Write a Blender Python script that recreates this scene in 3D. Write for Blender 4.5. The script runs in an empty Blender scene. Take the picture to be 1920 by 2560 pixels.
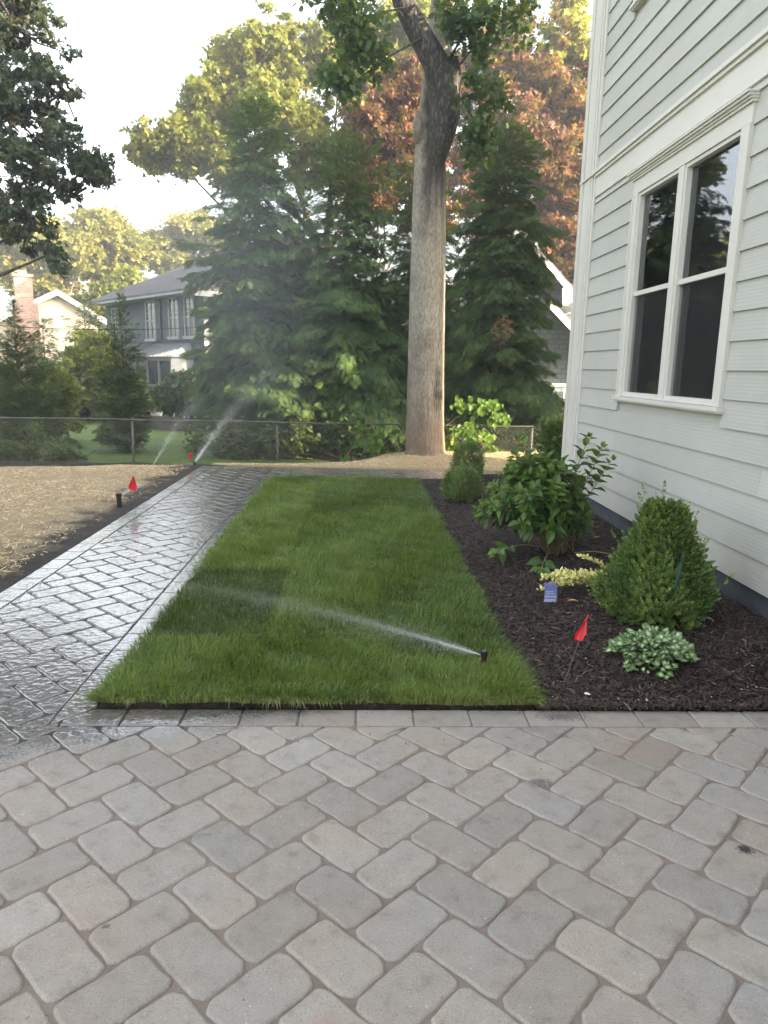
import bpy, math, random
import numpy as np
from mathutils import Vector, Matrix

R = math.radians
SC = bpy.context.scene
COL = SC.collection
rng = np.random.default_rng(7)
random.seed(7)

# ------------------------------------------------------------------ camera
_y, _p, _r = R(2.2695), R(11.297), R(1.275)
_f = Vector((math.sin(_y)*math.cos(_p), math.cos(_y)*math.cos(_p), -math.sin(_p)))
_x = Vector((math.cos(_y), -math.sin(_y), 0))
_u = _x.cross(_f)
_rr = math.cos(_r)*_x + math.sin(_r)*_u
_uu = -math.sin(_r)*_x + math.cos(_r)*_u
cd = bpy.data.cameras.new("camera")
cam = bpy.data.objects.new("camera", cd)
COL.objects.link(cam)
m = Matrix((_rr, _uu, -_f)).transposed().to_4x4()
m.translation = Vector((0, 0, 1.5))
cam.matrix_world = m
cd.sensor_fit = 'VERTICAL'
cd.sensor_height = 34.6
cd.lens = 34.6*1802.4/2560
cd.clip_start = 0.05
cd.clip_end = 600
SC.camera = cam

# ------------------------------------------------------------------ light
SUN_EL, SUN_AZ = R(19), math.atan2(0.86, -0.42)      # azimuth measured from +Y towards +X
sdir = Vector((math.sin(SUN_AZ)*math.cos(SUN_EL), math.cos(SUN_AZ)*math.cos(SUN_EL), math.sin(SUN_EL)))
w = bpy.data.worlds.new("World")
SC.world = w
w.use_nodes = True
nt = w.node_tree
bg = nt.nodes["Background"]
sky = nt.nodes.new("ShaderNodeTexSky")
sky.sky_type = 'NISHITA'
sky.sun_disc = False
sky.sun_elevation = SUN_EL
sky.sun_rotation = SUN_AZ
sky.air_density = 1.0
sky.dust_density = 4.0
sky.ozone_density = 1.0
hs = nt.nodes.new("ShaderNodeHueSaturation")          # thin high haze: the sky is nearly white
hs.inputs["Saturation"].default_value = 0.46
nt.links.new(sky.outputs[0], hs.inputs["Color"])
wt = nt.nodes.new("ShaderNodeMix"); wt.data_type = 'RGBA'; wt.blend_type = 'MULTIPLY'
wt.inputs[0].default_value = 1.0; wt.inputs[7].default_value = (1.0, .965, .92, 1)
nt.links.new(hs.outputs[0], wt.inputs[6])
nt.links.new(wt.outputs[2], bg.inputs[0])
bg.inputs[1].default_value = 0.15
sl = bpy.data.lights.new("sun", 'SUN')
sl.energy = 3.6
sl.angle = R(0.5)
sl.color = (1.0, 0.80, 0.55)
so = bpy.data.objects.new("sun", sl)
COL.objects.link(so)
so.rotation_euler = sdir.to_track_quat('Z', 'Y').to_euler()
SC.view_settings.view_transform = 'Standard'
SC.view_settings.look = 'None'
SC.view_settings.exposure = 2.84
SC.view_settings.gamma = 1.0
SC.cycles.max_bounces = 8
SC.cycles.transparent_max_bounces = 16
SC.cycles.use_denoising = True

# ------------------------------------------------------------------ helpers
def tag(o, label=None, cat=None, group=None, kind=None):
    if label: o['label'] = label
    if cat: o['category'] = cat
    if group: o['group'] = group
    if kind: o['kind'] = kind
    return o

def empty(name, loc=(0, 0, 0), label=None, cat=None, group=None):
    o = bpy.data.objects.new(name, None)
    COL.objects.link(o)
    o.location = loc
    o.empty_display_size = 0.1
    return tag(o, label, cat, group)

def mesh_obj(name, verts, faces, mat, parent=None, attrs=None, smooth=False, sizes=None, loops=None):
    """verts (n,3). faces: list of tuples, or loops+sizes arrays."""
    me = bpy.data.meshes.new(name)
    verts = np.asarray(verts, dtype=np.float32).reshape(-1, 3)
    if parent is not None:                      # parts are given in world coordinates
        verts = verts - np.array(parent_loc(parent), dtype=np.float32)
    if loops is None:
        sizes = np.array([len(f) for f in faces], dtype=np.int32)
        loops = np.fromiter((i for f in faces for i in f), dtype=np.int32, count=int(sizes.sum()))
    sizes = np.asarray(sizes, dtype=np.int32)
    loops = np.asarray(loops, dtype=np.int32)
    me.vertices.add(len(verts))
    me.vertices.foreach_set("co", verts.ravel())
    me.loops.add(len(loops))
    me.loops.foreach_set("vertex_index", loops)
    me.polygons.add(len(sizes))
    st = np.zeros(len(sizes), dtype=np.int32)
    st[1:] = np.cumsum(sizes)[:-1]
    me.polygons.foreach_set("loop_start", st)
    me.polygons.foreach_set("loop_total", sizes)
    me.polygons.foreach_set("use_smooth", (sizes <= 4) if smooth else np.zeros(len(sizes), dtype=bool))      # n-gon caps stay flat
    if attrs:
        for k, v in attrs.items():
            v = np.asarray(v, dtype=np.float32)
            if v.ndim == 1:
                a = me.attributes.new(k, 'FLOAT', 'POINT')
                a.data.foreach_set("value", v)
            else:
                a = me.attributes.new(k, 'FLOAT_VECTOR', 'POINT')
                a.data.foreach_set("vector", v.ravel())
    me.update(calc_edges=True)
    me.validate()
    if mat: me.materials.append(mat)
    o = bpy.data.objects.new(name, me)
    COL.objects.link(o)
    if parent is not None:
        o.parent = parent
    return o

def parent_loc(p):
    x = np.array(p.location)
    while p.parent:
        p = p.parent
        x = x + np.array(p.location)
    return x

class MB:
    """collects boxes, tubes and polygons"""
    def __init__(s): s.v = []; s.f = []; s.n = 0; s.t = []
    def add(s, v, f, tone=0.5):
        v = np.asarray(v, dtype=float).reshape(-1, 3)
        s.v.append(v); s.f += [tuple(i+s.n for i in q) for q in f]; s.n += len(v)
        s.t.append(np.full(len(v), tone))
        return s
    def box(s, x0, x1, y0, y1, z0, z1, tone=0.5):
        v = [(x, y, z) for z in (z0, z1) for y in (y0, y1) for x in (x0, x1)]
        return s.add(v, [(0, 2, 3, 1), (4, 5, 7, 6), (0, 1, 5, 4), (2, 6, 7, 3), (0, 4, 6, 2), (1, 3, 7, 5)], tone)
    def obox(s, o, ax, ay, az, tone=0.5):
        """box with corner o and edge vectors"""
        o, ax, ay, az = map(np.array, (o, ax, ay, az))
        v = [o+i*ax+j*ay+k*az for k in (0, 1) for j in (0, 1) for i in (0, 1)]
        return s.add(v, [(0, 2, 3, 1), (4, 5, 7, 6), (0, 1, 5, 4), (2, 6, 7, 3), (0, 4, 6, 2), (1, 3, 7, 5)], tone)
    def tube(s, pts, rad, n=8, cap=True, wob=0.0, tone=0.5):
        pts = [np.array(p, dtype=float) for p in pts]
        rad = rad if hasattr(rad, '__len__') else [rad]*len(pts)
        V = []
        up = np.array([0.31, 0.17, 0.93])
        ph = random.random()*6
        for i, p in enumerate(pts):
            d = pts[min(i+1, len(pts)-1)]-pts[max(i-1, 0)]
            d = d/(np.linalg.norm(d)+1e-9)
            if i == 0:
                a = np.cross(d, up)
                if np.linalg.norm(a) < .1: a = np.cross(d, [1, 0, 0])
            else:
                a = a-d*(a@d)
            a = a/np.linalg.norm(a); b = np.cross(d, a)
            for k in range(n):
                t = 2*math.pi*k/n
                r = rad[i]*(1+wob*math.sin(3*t+ph+i*.7)+wob*.6*math.sin(5*t-ph+i*1.3))
                V.append(p+r*(math.cos(t)*a+math.sin(t)*b))
        F = []
        for i in range(len(pts)-1):
            for k in range(n):
                F.append((i*n+k, i*n+(k+1) % n, (i+1)*n+(k+1) % n, (i+1)*n+k))
        if cap:
            F.append(tuple(range(n-1, -1, -1))); F.append(tuple((len(pts)-1)*n+k for k in range(n)))
        return s.add(V, F, tone)
    def build(s, name, mat, parent=None, smooth=False):
        return mesh_obj(name, np.concatenate(s.v), s.f, mat, parent, smooth=smooth, attrs={'tone': np.concatenate(s.t)})

def norm(a): return a/(np.linalg.norm(a, axis=-1, keepdims=True)+1e-9)

def frames(d, nrm):
    """rotation matrices whose Y column is d and Z column close to nrm; (m,3,3)"""
    d = norm(d); x = norm(np.cross(d, nrm)); z = np.cross(x, d)
    return np.stack([x, d, z], axis=-1)

def scatter_arrays(tv, tf, M, P, S):
    m_, n = len(P), len(tv)
    v = np.einsum('mij,nj->mni', M, tv)*np.asarray(S).reshape(m_, 1, -1)+P[:, None, :]
    sizes = np.tile([len(f) for f in tf], m_)
    base = np.array([i for f in tf for i in f])
    loops = (base[None, :]+(np.arange(m_)*n)[:, None]).ravel()
    return v.reshape(-1, 3), loops, sizes

def scatter(name, tv, tf, M, P, S, mat, parent=None, tone=None, lp=None, smooth=False):
    tv = np.asarray(tv, float)
    v, l, s = scatter_arrays(tv, tf, M, P, S)
    at = {}
    if tone is not None: at['tone'] = np.repeat(tone, len(tv))
    if lp is not None: at['lp'] = np.tile(np.asarray(lp, float), (len(P), 1))
    return mesh_obj(name, v, None, mat, parent, attrs=at, sizes=s, loops=l, smooth=smooth)

def rdir(n):
    return norm(rng.normal(size=(n, 3)))

def copy_tree(o, loc, rz=0, sc=None, label=None, group=None, parent=None):
    c = o.copy(); COL.objects.link(c)
    c.parent = parent
    if parent is None:
        c.location = loc
        c.rotation_euler = (0, 0, rz)
        if sc is not None: c.scale = sc if hasattr(sc, '__len__') else (sc,)*3
        if label: c['label'] = label
        if group: c['group'] = group
    for ch in [q for q in bpy.data.objects if q.parent == o]:
        copy_tree(ch, None, parent=c)
    return c

# ------------------------------------------------------------------ materials
def newmat(name):
    m = bpy.data.materials.new(name); m.use_nodes = True
    t = m.node_tree
    b = t.nodes["Principled BSDF"]
    return m, t, b, t.nodes, t.links

def N(t, kind, **kw):
    n = t.nodes.new(kind)
    for k, v in kw.items():
        if k in n.inputs: n.inputs[k].default_value = v
        else: setattr(n, k, v)
    return n

def ramp(t, src, stops):
    r = t.nodes.new("ShaderNodeValToRGB")
    e = r.color_ramp.elements
    while len(e) < len(stops): e.new(0.5)
    for q, (p, c) in zip(e, stops):
        q.position = p; q.color = (*c, 1) if len(c) == 3 else c
    t.links.new(src, r.inputs[0])
    return r.outputs[0]

def mixc(t, fac, a, b, mode='MIX'):
    n = t.nodes.new("ShaderNodeMix"); n.data_type = 'RGBA'; n.blend_type = mode
    for i, v in ((0, fac), (6, a), (7, b)):
        if hasattr(v, 'links') or hasattr(v, 'is_linked'): t.links.new(v, n.inputs[i])
        elif i == 0: n.inputs[0].default_value = v
        else: n.inputs[i].default_value = (*v, 1) if len(v) == 3 else v
    return n.outputs[2]

def mathn(t, op, a, b=0.0, c=0.0, clamp=False):
    n = t.nodes.new("ShaderNodeMath"); n.operation = op; n.use_clamp = clamp
    for i, v in enumerate((a, b, c)):
        if hasattr(v, 'is_linked'): t.links.new(v, n.inputs[i])
        else: n.inputs[i].default_value = v
    return n.outputs[0]

def noise(t, vec, scale, detail=4, rough=.55, dim='3D'):
    n = t.nodes.new("ShaderNodeTexNoise")
    n.inputs["Scale"].default_value = scale; n.inputs["Detail"].default_value = detail
    n.inputs["Roughness"].default_value = rough
    if vec is not None: t.links.new(vec, n.inputs["Vector"])
    return n.outputs[0]

def mapping(t, vec, scale):
    n = t.nodes.new("ShaderNodeMapping"); n.inputs["Scale"].default_value = scale
    t.links.new(vec, n.inputs[0]); return n.outputs[0]

def geo(t):
    return t.nodes.new("ShaderNodeNewGeometry").outputs["Position"]

def attr(t, name, out="Fac"):
    n = t.nodes.new("ShaderNodeAttribute"); n.attribute_name = name
    return n.outputs[out]

def bump(t, b, h, strength, dist):
    n = t.nodes.new("ShaderNodeBump")
    n.inputs["Strength"].default_value = strength; n.inputs["Distance"].default_value = dist
    t.links.new(h, n.inputs["Height"])
    if b is not None: t.links.new(n.outputs[0], b.inputs["Normal"])
    return n

def simple(name, col, rough=.6, metal=0.0, var=0.12, nscale=6, bumpd=0.0, bscale=60, spec=.4):
    m, t, b, nd, lk = newmat(name)
    p = geo(t)
    n = noise(t, p, nscale, 5)
    c = ramp(t, n, [(.3, tuple(x*(1-var) for x in col)), (.7, tuple(min(1, x*(1+var)) for x in col))])
    lk.new(c, b.inputs["Base Color"])
    b.inputs["Roughness"].default_value = rough; b.inputs["Metallic"].default_value = metal
    b.inputs["Specular IOR Level"].default_value = spec
    if bumpd: bump(t, b, noise(t, p, bscale, 6, .6), 1.0, bumpd)
    return m

def leafmat(name, stops, rough=.5, transl=.3, spec=.35, clump=0.0, cscale=1.5):
    """stops: colours over the per-leaf random tone; clump mixes in a slow variation of the foliage colour"""
    m, t, b, nd, lk = newmat(name)
    a = attr(t, 'tone')
    if clump:
        n = noise(t, geo(t), cscale, 2)
        a = mathn(t, 'ADD', a, mathn(t, 'MULTIPLY', mathn(t, 'SUBTRACT', n, .5), clump), clamp=True)
    c = ramp(t, a, stops)
    lk.new(c, b.inputs["Base Color"])
    b.inputs["Roughness"].default_value = rough
    b.inputs["Specular IOR Level"].default_value = spec
    tr = nd.new("ShaderNodeBsdfTranslucent")
    lk.new(mixc(t, .5, c, (.35, .42, .05)), tr.inputs[0])
    mx = nd.new("ShaderNodeMixShader"); mx.inputs[0].default_value = transl
    lk.new(b.outputs[0], mx.inputs[1]); lk.new(tr.outputs[0], mx.inputs[2])
    lk.new(mx.outputs[0], nd["Material Output"].inputs[0])
    return m

# paving: dry stone that turns wet under the sprinklers (a place on the ground, with its own shape)
def wetmask(t, p):
    s = t.nodes.new("ShaderNodeSeparateXYZ"); t.links.new(p, s.inputs[0])
    X, Y = s.outputs[0], s.outputs[1]
    v = mathn(t, 'ADD', mathn(t, 'MULTIPLY', mathn(t, 'ADD', X, .50), -.50), mathn(t, 'MULTIPLY', mathn(t, 'SUBTRACT', Y, 2.86), 1.3))
    n = mathn(t, 'MULTIPLY', mathn(t, 'SUBTRACT', noise(t, p, 5, 6, .7), .5), .45)
    n2 = mathn(t, 'MULTIPLY', mathn(t, 'SUBTRACT', noise(t, p, 90, 2, .7), .5), .5)
    v = mathn(t, 'ADD', mathn(t, 'ADD', v, n), n2)
    mr = t.nodes.new("ShaderNodeMapRange"); mr.interpolation_type = 'SMOOTHSTEP'
    mr.inputs[1].default_value = -.14; mr.inputs[2].default_value = .16
    t.links.new(v, mr.inputs[0])
    return mr.outputs[0]

def paver_mat():
    m, t, b, nd, lk = newmat("paving_stone")
    p = geo(t); a = attr(t, 'tone')
    c = ramp(t, a, [(0, (.262, .248, .232)), (.25, (.287, .272, .254)), (.5, (.315, .296, .272)), (.7, (.308, .298, .287)), (.88, (.335, .31, .276)), (1, (.35, .338, .318))])
    warm = ramp(t, noise(t, p, 2.2, 3), [(.35, (1.02, 1, .975)), (.65, (1.06, .965, .875))])
    c = mixc(t, 1.0, c, warm, 'MULTIPLY')
    blot = ramp(t, noise(t, p, 14, 6, .65), [(.28, (.72, .705, .69)), (.45, (.97, .965, .96)), (.55, (1, 1, 1)), (.75, (1.14, 1.13, 1.11))])
    c = mixc(t, 1.0, c, blot, 'MULTIPLY')
    pores = ramp(t, noise(t, p, 190, 3, .7), [(.30, (.50, .49, .48)), (.45, (1, 1, 1)), (.58, (1, 1, 1)), (.72, (1.5, 1.48, 1.44))])
    c = mixc(t, .8, c, pores, 'MULTIPLY')
    v = N(t, "ShaderNodeTexVoronoi", Scale=34.0); lk.new(p, v.inputs["Vector"])
    chip = ramp(t, mathn(t, 'ADD', v.outputs["Distance"], mathn(t, 'MULTIPLY', noise(t, p, 120, 3), .12)), [(.11, (1, 1, 1)), (.16, (0, 0, 0))])
    cm = mathn(t, 'MULTIPLY', chip, ramp(t, noise(t, p, 7, 2), [(.48, (0, 0, 0)), (.56, (1, 1, 1))]))
    c = mixc(t, mathn(t, 'MULTIPLY', cm, .6), c, (.62, .61, .58))
    def stain(c, x, y, r, sx, col, k=1.0):
        q = t.nodes.new("ShaderNodeVectorMath"); q.operation = 'SUBTRACT'; q.inputs[1].default_value = (x, y, 0); lk.new(p, q.inputs[0])
        q2 = t.nodes.new("ShaderNodeVectorMath"); q2.operation = 'MULTIPLY'; q2.inputs[1].default_value = (1/(r*sx), 1/r, 0); lk.new(q.outputs[0], q2.inputs[0])
        q3 = t.nodes.new("ShaderNodeVectorMath"); q3.operation = 'LENGTH'; lk.new(q2.outputs[0], q3.inputs[0])
        d = mathn(t, 'ADD', q3.outputs["Value"], mathn(t, 'MULTIPLY', mathn(t, 'SUBTRACT', noise(t, p, 70, 5, .7), .5), 2.6))
        return mixc(t, ramp(t, d, [(.35, (k,)*3), (1.0, (0, 0, 0))]), c, col)
    c = stain(c, 1.275, 2.03, .030, 1.3, (.03, .03, .035))
    c = stain(c, .70, 2.41, .035, 1.8, (.09, .09, .085), .8)
    c = stain(c, -.66, 1.72, .012, 1.2, (.08, .075, .07), .8)
    c = stain(c, .93, 2.93, .05, 2.6, (.08, .07, .06), .7)
    c = stain(c, -.05, 1.40, .05, 1.2, (.38, .24, .21), .5)
    c = stain(c, 1.2, 2.62, .12, 2.5, (.30, .22, .16), .5)
    wet = wetmask(t, p)
    cw = mixc(t, 1.0, c, (.40, .41, .43), 'MULTIPLY')
    lk.new(mixc(t, wet, c, cw), b.inputs["Base Color"])
    rw = ramp(t, noise(t, p, 30, 4), [(.3, (.09,)*3), (.7, (.20,)*3)])
    lk.new(mixc(t, wet, (.88,)*3, rw), b.inputs["Roughness"])
    b.inputs["Specular IOR Level"].default_value = .55
    rel = noise(t, p, 30, 2, .45)
    fine = noise(t, p, 260, 4, .7)
    h = mathn(t, 'ADD', mathn(t, 'MULTIPLY', rel, mathn(t, 'ADD', mathn(t, 'SUBTRACT', .0024, mathn(t, 'MULTIPLY', wet, -.0014)), 0.0)), mathn(t, 'MULTIPLY', fine, mathn(t, 'SUBTRACT', .0019, mathn(t, 'MULTIPLY', wet, .0017))))
    bn_ = bump(t, b, h, 1.0, 1.0)
    lk.new(bn_.outputs[0], b.inputs["Coat Normal"])
    # water film
    lk.new(wet, b.inputs["Coat Weight"]); b.inputs["Coat IOR"].default_value = 1.6
    b.inputs["Coat Roughness"].default_value = .06
    return m

def sand_mat():
    m, t, b, nd, lk = newmat("joint_sand")
    p = geo(t)
    c = ramp(t, noise(t, p, 25, 5, .7), [(.3, (.19, .155, .13)), (.6, (.25, .20, .16)), (.8, (.33, .22, .15))])
    wet = wetmask(t, p)
    lk.new(mixc(t, wet, c, (.025, .023, .022)), b.inputs["Base Color"])
    lk.new(mixc(t, wet, (.9,)*3, (.3,)*3), b.inputs["Roughness"])
    bump(t, b, noise(t, p, 300, 4, .7), 1.0, .003)
    return m

M_PAVE, M_SAND = paver_mat(), sand_mat()

def siding_mat():
    m, t, b, nd, lk = newmat("painted_siding")
    p = geo(t)
    q = mapping(t, p, (1, 1.0, 18))
    dist = noise(t, mapping(t, p, (1, 2.2, 6)), 1.0, 3)
    w_ = N(t, "ShaderNodeTexWave", Scale=1.0, Distortion=7.0, Detail=3.0)
    w_.bands_direction = 'Z'
    w_.inputs["Detail Scale"].default_value = .6
    lk.new(mapping(t, p, (.5, .35, 14)), w_.inputs["Vector"])
    h = mathn(t, 'ADD', mathn(t, 'MULTIPLY', w_.outputs[1], .55), mathn(t, 'MULTIPLY', noise(t, mapping(t, p, (1, 2.5, 42)), 1.0, 5), .7))
    bump(t, b, h, .7, .0013)
    tone = attr(t, 'tone')
    c = ramp(t, tone, [(0, (.43, .435, .405)), (1, (.475, .48, .447))])
    c2 = ramp(t, noise(t, p, 1.3, 4, .6), [(.3, (.92, .92, .905)), (.6, (1, 1, 1))])
    sp = t.nodes.new("ShaderNodeSeparateXYZ"); lk.new(p, sp.inputs[0])
    dirt = mathn(t, 'MULTIPLY', mathn(t, 'SUBTRACT', .75, sp.outputs[2], clamp=True), noise(t, p, 18, 6, .75))
    c = mixc(t, mathn(t, 'MULTIPLY', dirt, .85, clamp=True), c, (.26, .22, .17))
    lk.new(mixc(t, 1.0, c, c2, 'MULTIPLY'), b.inputs["Base Color"])
    b.inputs["Roughness"].default_value = .55
    return m
M_SIDE = siding_mat()
M_TRIM = simple("trim_paint", (.60, .59, .55), .45, var=.03, nscale=3, bumpd=.0004, bscale=40)
M_FOUND = simple("foundation_coating", (.055, .065, .075), .8, var=.25, nscale=5, bumpd=.003, bscale=30)
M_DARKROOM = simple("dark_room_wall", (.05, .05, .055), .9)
M_MUNTIN = simple("window_grille", (.28, .29, .29), .5)
M_SASH = simple("sash_grey", (.10, .10, .105), .5)

def glass_mat():
    m, t, b, nd, lk = newmat("window_glass")
    for n in list(nd):
        if n.type == 'BSDF_PRINCIPLED': nd.remove(n)
    g = nd.new("ShaderNodeBsdfGlossy"); g.inputs["Roughness"].default_value = .015
    g.inputs["Color"].default_value = (.95, .97, 1, 1)
    tr = nd.new("ShaderNodeBsdfTransparent"); tr.inputs[0].default_value = (.55, .58, .6, 1)
    fr = nd.new("ShaderNodeFresnel"); fr.inputs[0].default_value = 1.85
    bn = bump(t, None, noise(t, mapping(t, geo(t), (1, 1, 1)), 2.0, 1), .12, .01)
    lk.new(bn.outputs[0], g.inputs["Normal"])
    mx = nd.new("ShaderNodeMixShader")
    lk.new(mathn(t, 'ADD', fr.outputs[0], .02, clamp=True), mx.inputs[0]); lk.new(tr.outputs[0], mx.inputs[1]); lk.new(g.outputs[0], mx.inputs[2])
    lk.new(mx.outputs[0], nd["Material Output"].inputs[0])
    return m
M_GLASS = glass_mat()

def screen_mat():
    m, t, b, nd, lk = newmat("insect_screen")
    b.inputs["Base Color"].default_value = (.012, .012, .013, 1); b.inputs["Roughness"].default_value = .8
    tr = nd.new("ShaderNodeBsdfTransparent"); mx = nd.new("ShaderNodeMixShader"); mx.inputs[0].default_value = .38
    lk.new(tr.outputs[0], mx.inputs[1]); lk.new(b.outputs[0], mx.inputs[2]); lk.new(mx.outputs[0], nd["Material Output"].inputs[0])
    return m
M_SCREEN = screen_mat()

def bark_mat(name, ca, cb, cc, low=None, sc=1.0, depth=.012):
    m, t, b, nd, lk = newmat(name)
    p = geo(t)
    n1 = noise(t, mapping(t, p, (34*sc, 34*sc, 13*sc)), 1.0, 9, .75)
    n2 = noise(t, p, 3.0*sc, 4)
    c = ramp(t, n1, [(.30, ca), (.5, cb), (.68, cc)])
    c = mixc(t, ramp(t, n2, [(.42, (0,)*3), (.7, (.45,)*3)]), c, tuple(x*.62 for x in ca))
    if low:
        s = t.nodes.new("ShaderNodeSeparateXYZ"); lk.new(p, s.inputs[0])
        f = mathn(t, 'ADD', mathn(t, 'MULTIPLY', s.outputs[2], -.45), mathn(t, 'ADD', mathn(t, 'MULTIPLY', n2, .8), .55), clamp=True)
        c = mixc(t, mathn(t, 'MULTIPLY', f, .75), c, mixc(t, n1, tuple(x*.5 for x in low), tuple(x*1.35 for x in low)))
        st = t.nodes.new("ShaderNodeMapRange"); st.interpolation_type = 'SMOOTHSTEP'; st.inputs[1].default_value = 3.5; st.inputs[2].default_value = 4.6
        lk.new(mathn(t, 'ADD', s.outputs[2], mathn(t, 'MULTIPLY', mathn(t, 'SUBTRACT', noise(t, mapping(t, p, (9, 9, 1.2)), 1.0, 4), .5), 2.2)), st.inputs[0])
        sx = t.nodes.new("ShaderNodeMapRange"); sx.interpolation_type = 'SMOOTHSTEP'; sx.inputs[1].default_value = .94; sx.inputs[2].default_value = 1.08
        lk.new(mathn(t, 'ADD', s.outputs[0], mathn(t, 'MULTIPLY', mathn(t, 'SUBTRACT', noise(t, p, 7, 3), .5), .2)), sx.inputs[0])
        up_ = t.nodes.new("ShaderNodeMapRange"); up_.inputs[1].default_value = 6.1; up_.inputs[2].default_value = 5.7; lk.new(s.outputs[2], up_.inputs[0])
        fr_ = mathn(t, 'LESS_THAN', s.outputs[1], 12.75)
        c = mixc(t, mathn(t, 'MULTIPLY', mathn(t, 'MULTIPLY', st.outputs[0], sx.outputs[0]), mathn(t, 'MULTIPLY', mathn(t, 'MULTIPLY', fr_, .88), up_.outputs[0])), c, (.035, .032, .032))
    c = mixc(t, mathn(t, 'MULTIPLY', attr(t, 'groove'), .85), c, (.035, .028, .024))
    lk.new(c, b.inputs["Base Color"])
    b.inputs["Roughness"].default_value = .9
    v = N(t, "ShaderNodeTexVoronoi", Scale=1.0); v.feature = 'DISTANCE_TO_EDGE'
    lk.new(mapping(t, p, (24*sc, 24*sc, 6*sc)), v.inputs["Vector"])
    h = mathn(t, 'ADD', n1, mathn(t, 'MULTIPLY', v.outputs[0], .55))
    bump(t, b, h, 1.0, depth)
    return m
M_BARK = bark_mat("oak_bark", (.14, .12, .10), (.29, .262, .222), (.48, .445, .385), low=(.17, .11, .06), depth=.02)
M_BARKD = bark_mat("dark_wet_bark", (.024, .023, .025), (.055, .050, .048), (.24, .215, .185), depth=.03, sc=.7)
M_BARK2 = bark_mat("brown_bark", (.10, .075, .055), (.17, .13, .10), (.26, .21, .16))
M_STEM = simple("woody_stem", (.22, .16, .09), .8, var=.3, nscale=20)

L_OAKB = leafmat("sunlit_oak_leaf", [(0, (.075, .10, .018)), (.5, (.15, .17, .03)), (1, (.26, .24, .05))], transl=.4, clump=.5, cscale=.8)
L_MAPLE = leafmat("copper_leaf", [(0, (.05, .018, .022)), (.45, (.12, .042, .034)), (.75, (.22, .075, .04)), (.93, (.30, .14, .04)), (1, (.32, .28, .05))], transl=.3, clump=.5, cscale=.9)
L_DARKM = leafmat("dark_maple_leaf", [(0, (.024, .044, .032)), (.65, (.048, .072, .048)), (.9, (.075, .075, .05)), (1, (.14, .09, .055))], transl=.2, clump=.5, cscale=.8)
L_YEL = leafmat("yellow_green_leaf", [(0, (.15, .15, .025)), (1, (.36, .33, .06))], transl=.45)
L_FAR = leafmat("far_tree_leaf", [(0, (.10, .115, .025)), (.6, (.20, .19, .045)), (1, (.34, .28, .08))], transl=.4, clump=.4, cscale=.4)
L_NEAROAK = leafmat("near_oak_leaf", [(0, (.016, .045, .02)), (.7, (.04, .09, .028)), (1, (.10, .18, .03))], transl=.35, clump=.4)
L_CON = leafmat("conifer_spray", [(0, (.032, .070, .030)), (.45, (.075, .142, .048)), (.8, (.145, .23, .06)), (1, (.25, .33, .08))], transl=.2, rough=.55, clump=.45, cscale=1.2)
L_CON2 = leafmat("arborvitae_spray", [(0, (.03, .055, .022)), (.5, (.065, .105, .034)), (1, (.15, .19, .055))], transl=.2, rough=.6, clump=.4, cscale=2)
L_BOX = leafmat("boxwood_leaf", [(0, (.04, .085, .02)), (.5, (.10, .17, .035)), (.88, (.18, .26, .055)), (1, (.30, .33, .08))], rough=.35, transl=.2, spec=.5, clump=.35, cscale=6)
L_HYD = leafmat("broad_leaf", [(0, (.028, .075, .016)), (.6, (.055, .125, .022)), (.9, (.10, .19, .03)), (1, (.17, .27, .05))], rough=.4, transl=.3, spec=.45)
L_VINE = leafmat("lime_leaf", [(0, (.06, .13, .025)), (.6, (.12, .23, .04)), (1, (.24, .36, .06))], rough=.45, transl=.45)
L_GRASS = leafmat("grass_blade", [(0, (.040, .080, .018)), (.35, (.076, .135, .024)), (.65, (.118, .20, .034)), (.93, (.205, .28, .06)), (1, (.40, .31, .17))], rough=.42, transl=.3, spec=.45)
L_WEED = leafmat("ground_cover_leaf", [(0, (.03, .05, .015)), (1, (.10, .15, .035))], transl=.25)
L_DRED = leafmat("dark_red_leaf", [(0, (.03, .014, .014)), (1, (.07, .035, .03))], transl=.2)
L_RHO = leafmat("rhododendron_leaf", [(0, (.08, .11, .022)), (.6, (.16, .19, .035)), (1, (.30, .29, .06))], transl=.25)

def variegated(name, inner, outer, edge=.55, soft=.2):
    m, t, b, nd, lk = newmat(name)
    s = t.nodes.new("ShaderNodeSeparateXYZ"); lk.new(attr(t, 'lp', 'Vector'), s.inputs[0])
    a = mathn(t, 'ADD', s.outputs[0], mathn(t, 'MULTIPLY', mathn(t, 'SUBTRACT', noise(t, geo(t), 90, 2), .5), .5))
    f = ramp(t, a, [(edge-soft/2, (0,)*3), (edge+soft/2, (1,)*3)])
    lk.new(mixc(t, f, inner, outer), b.inputs["Base Color"])
    b.inputs["Roughness"].default_value = .4
    return m
L_LAM = variegated("silver_leaf", (.42, .50, .34), (.12, .21, .06), .48)
L_EUO = variegated("cream_edged_leaf", (.14, .20, .03), (.74, .70, .26), .40)

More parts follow.
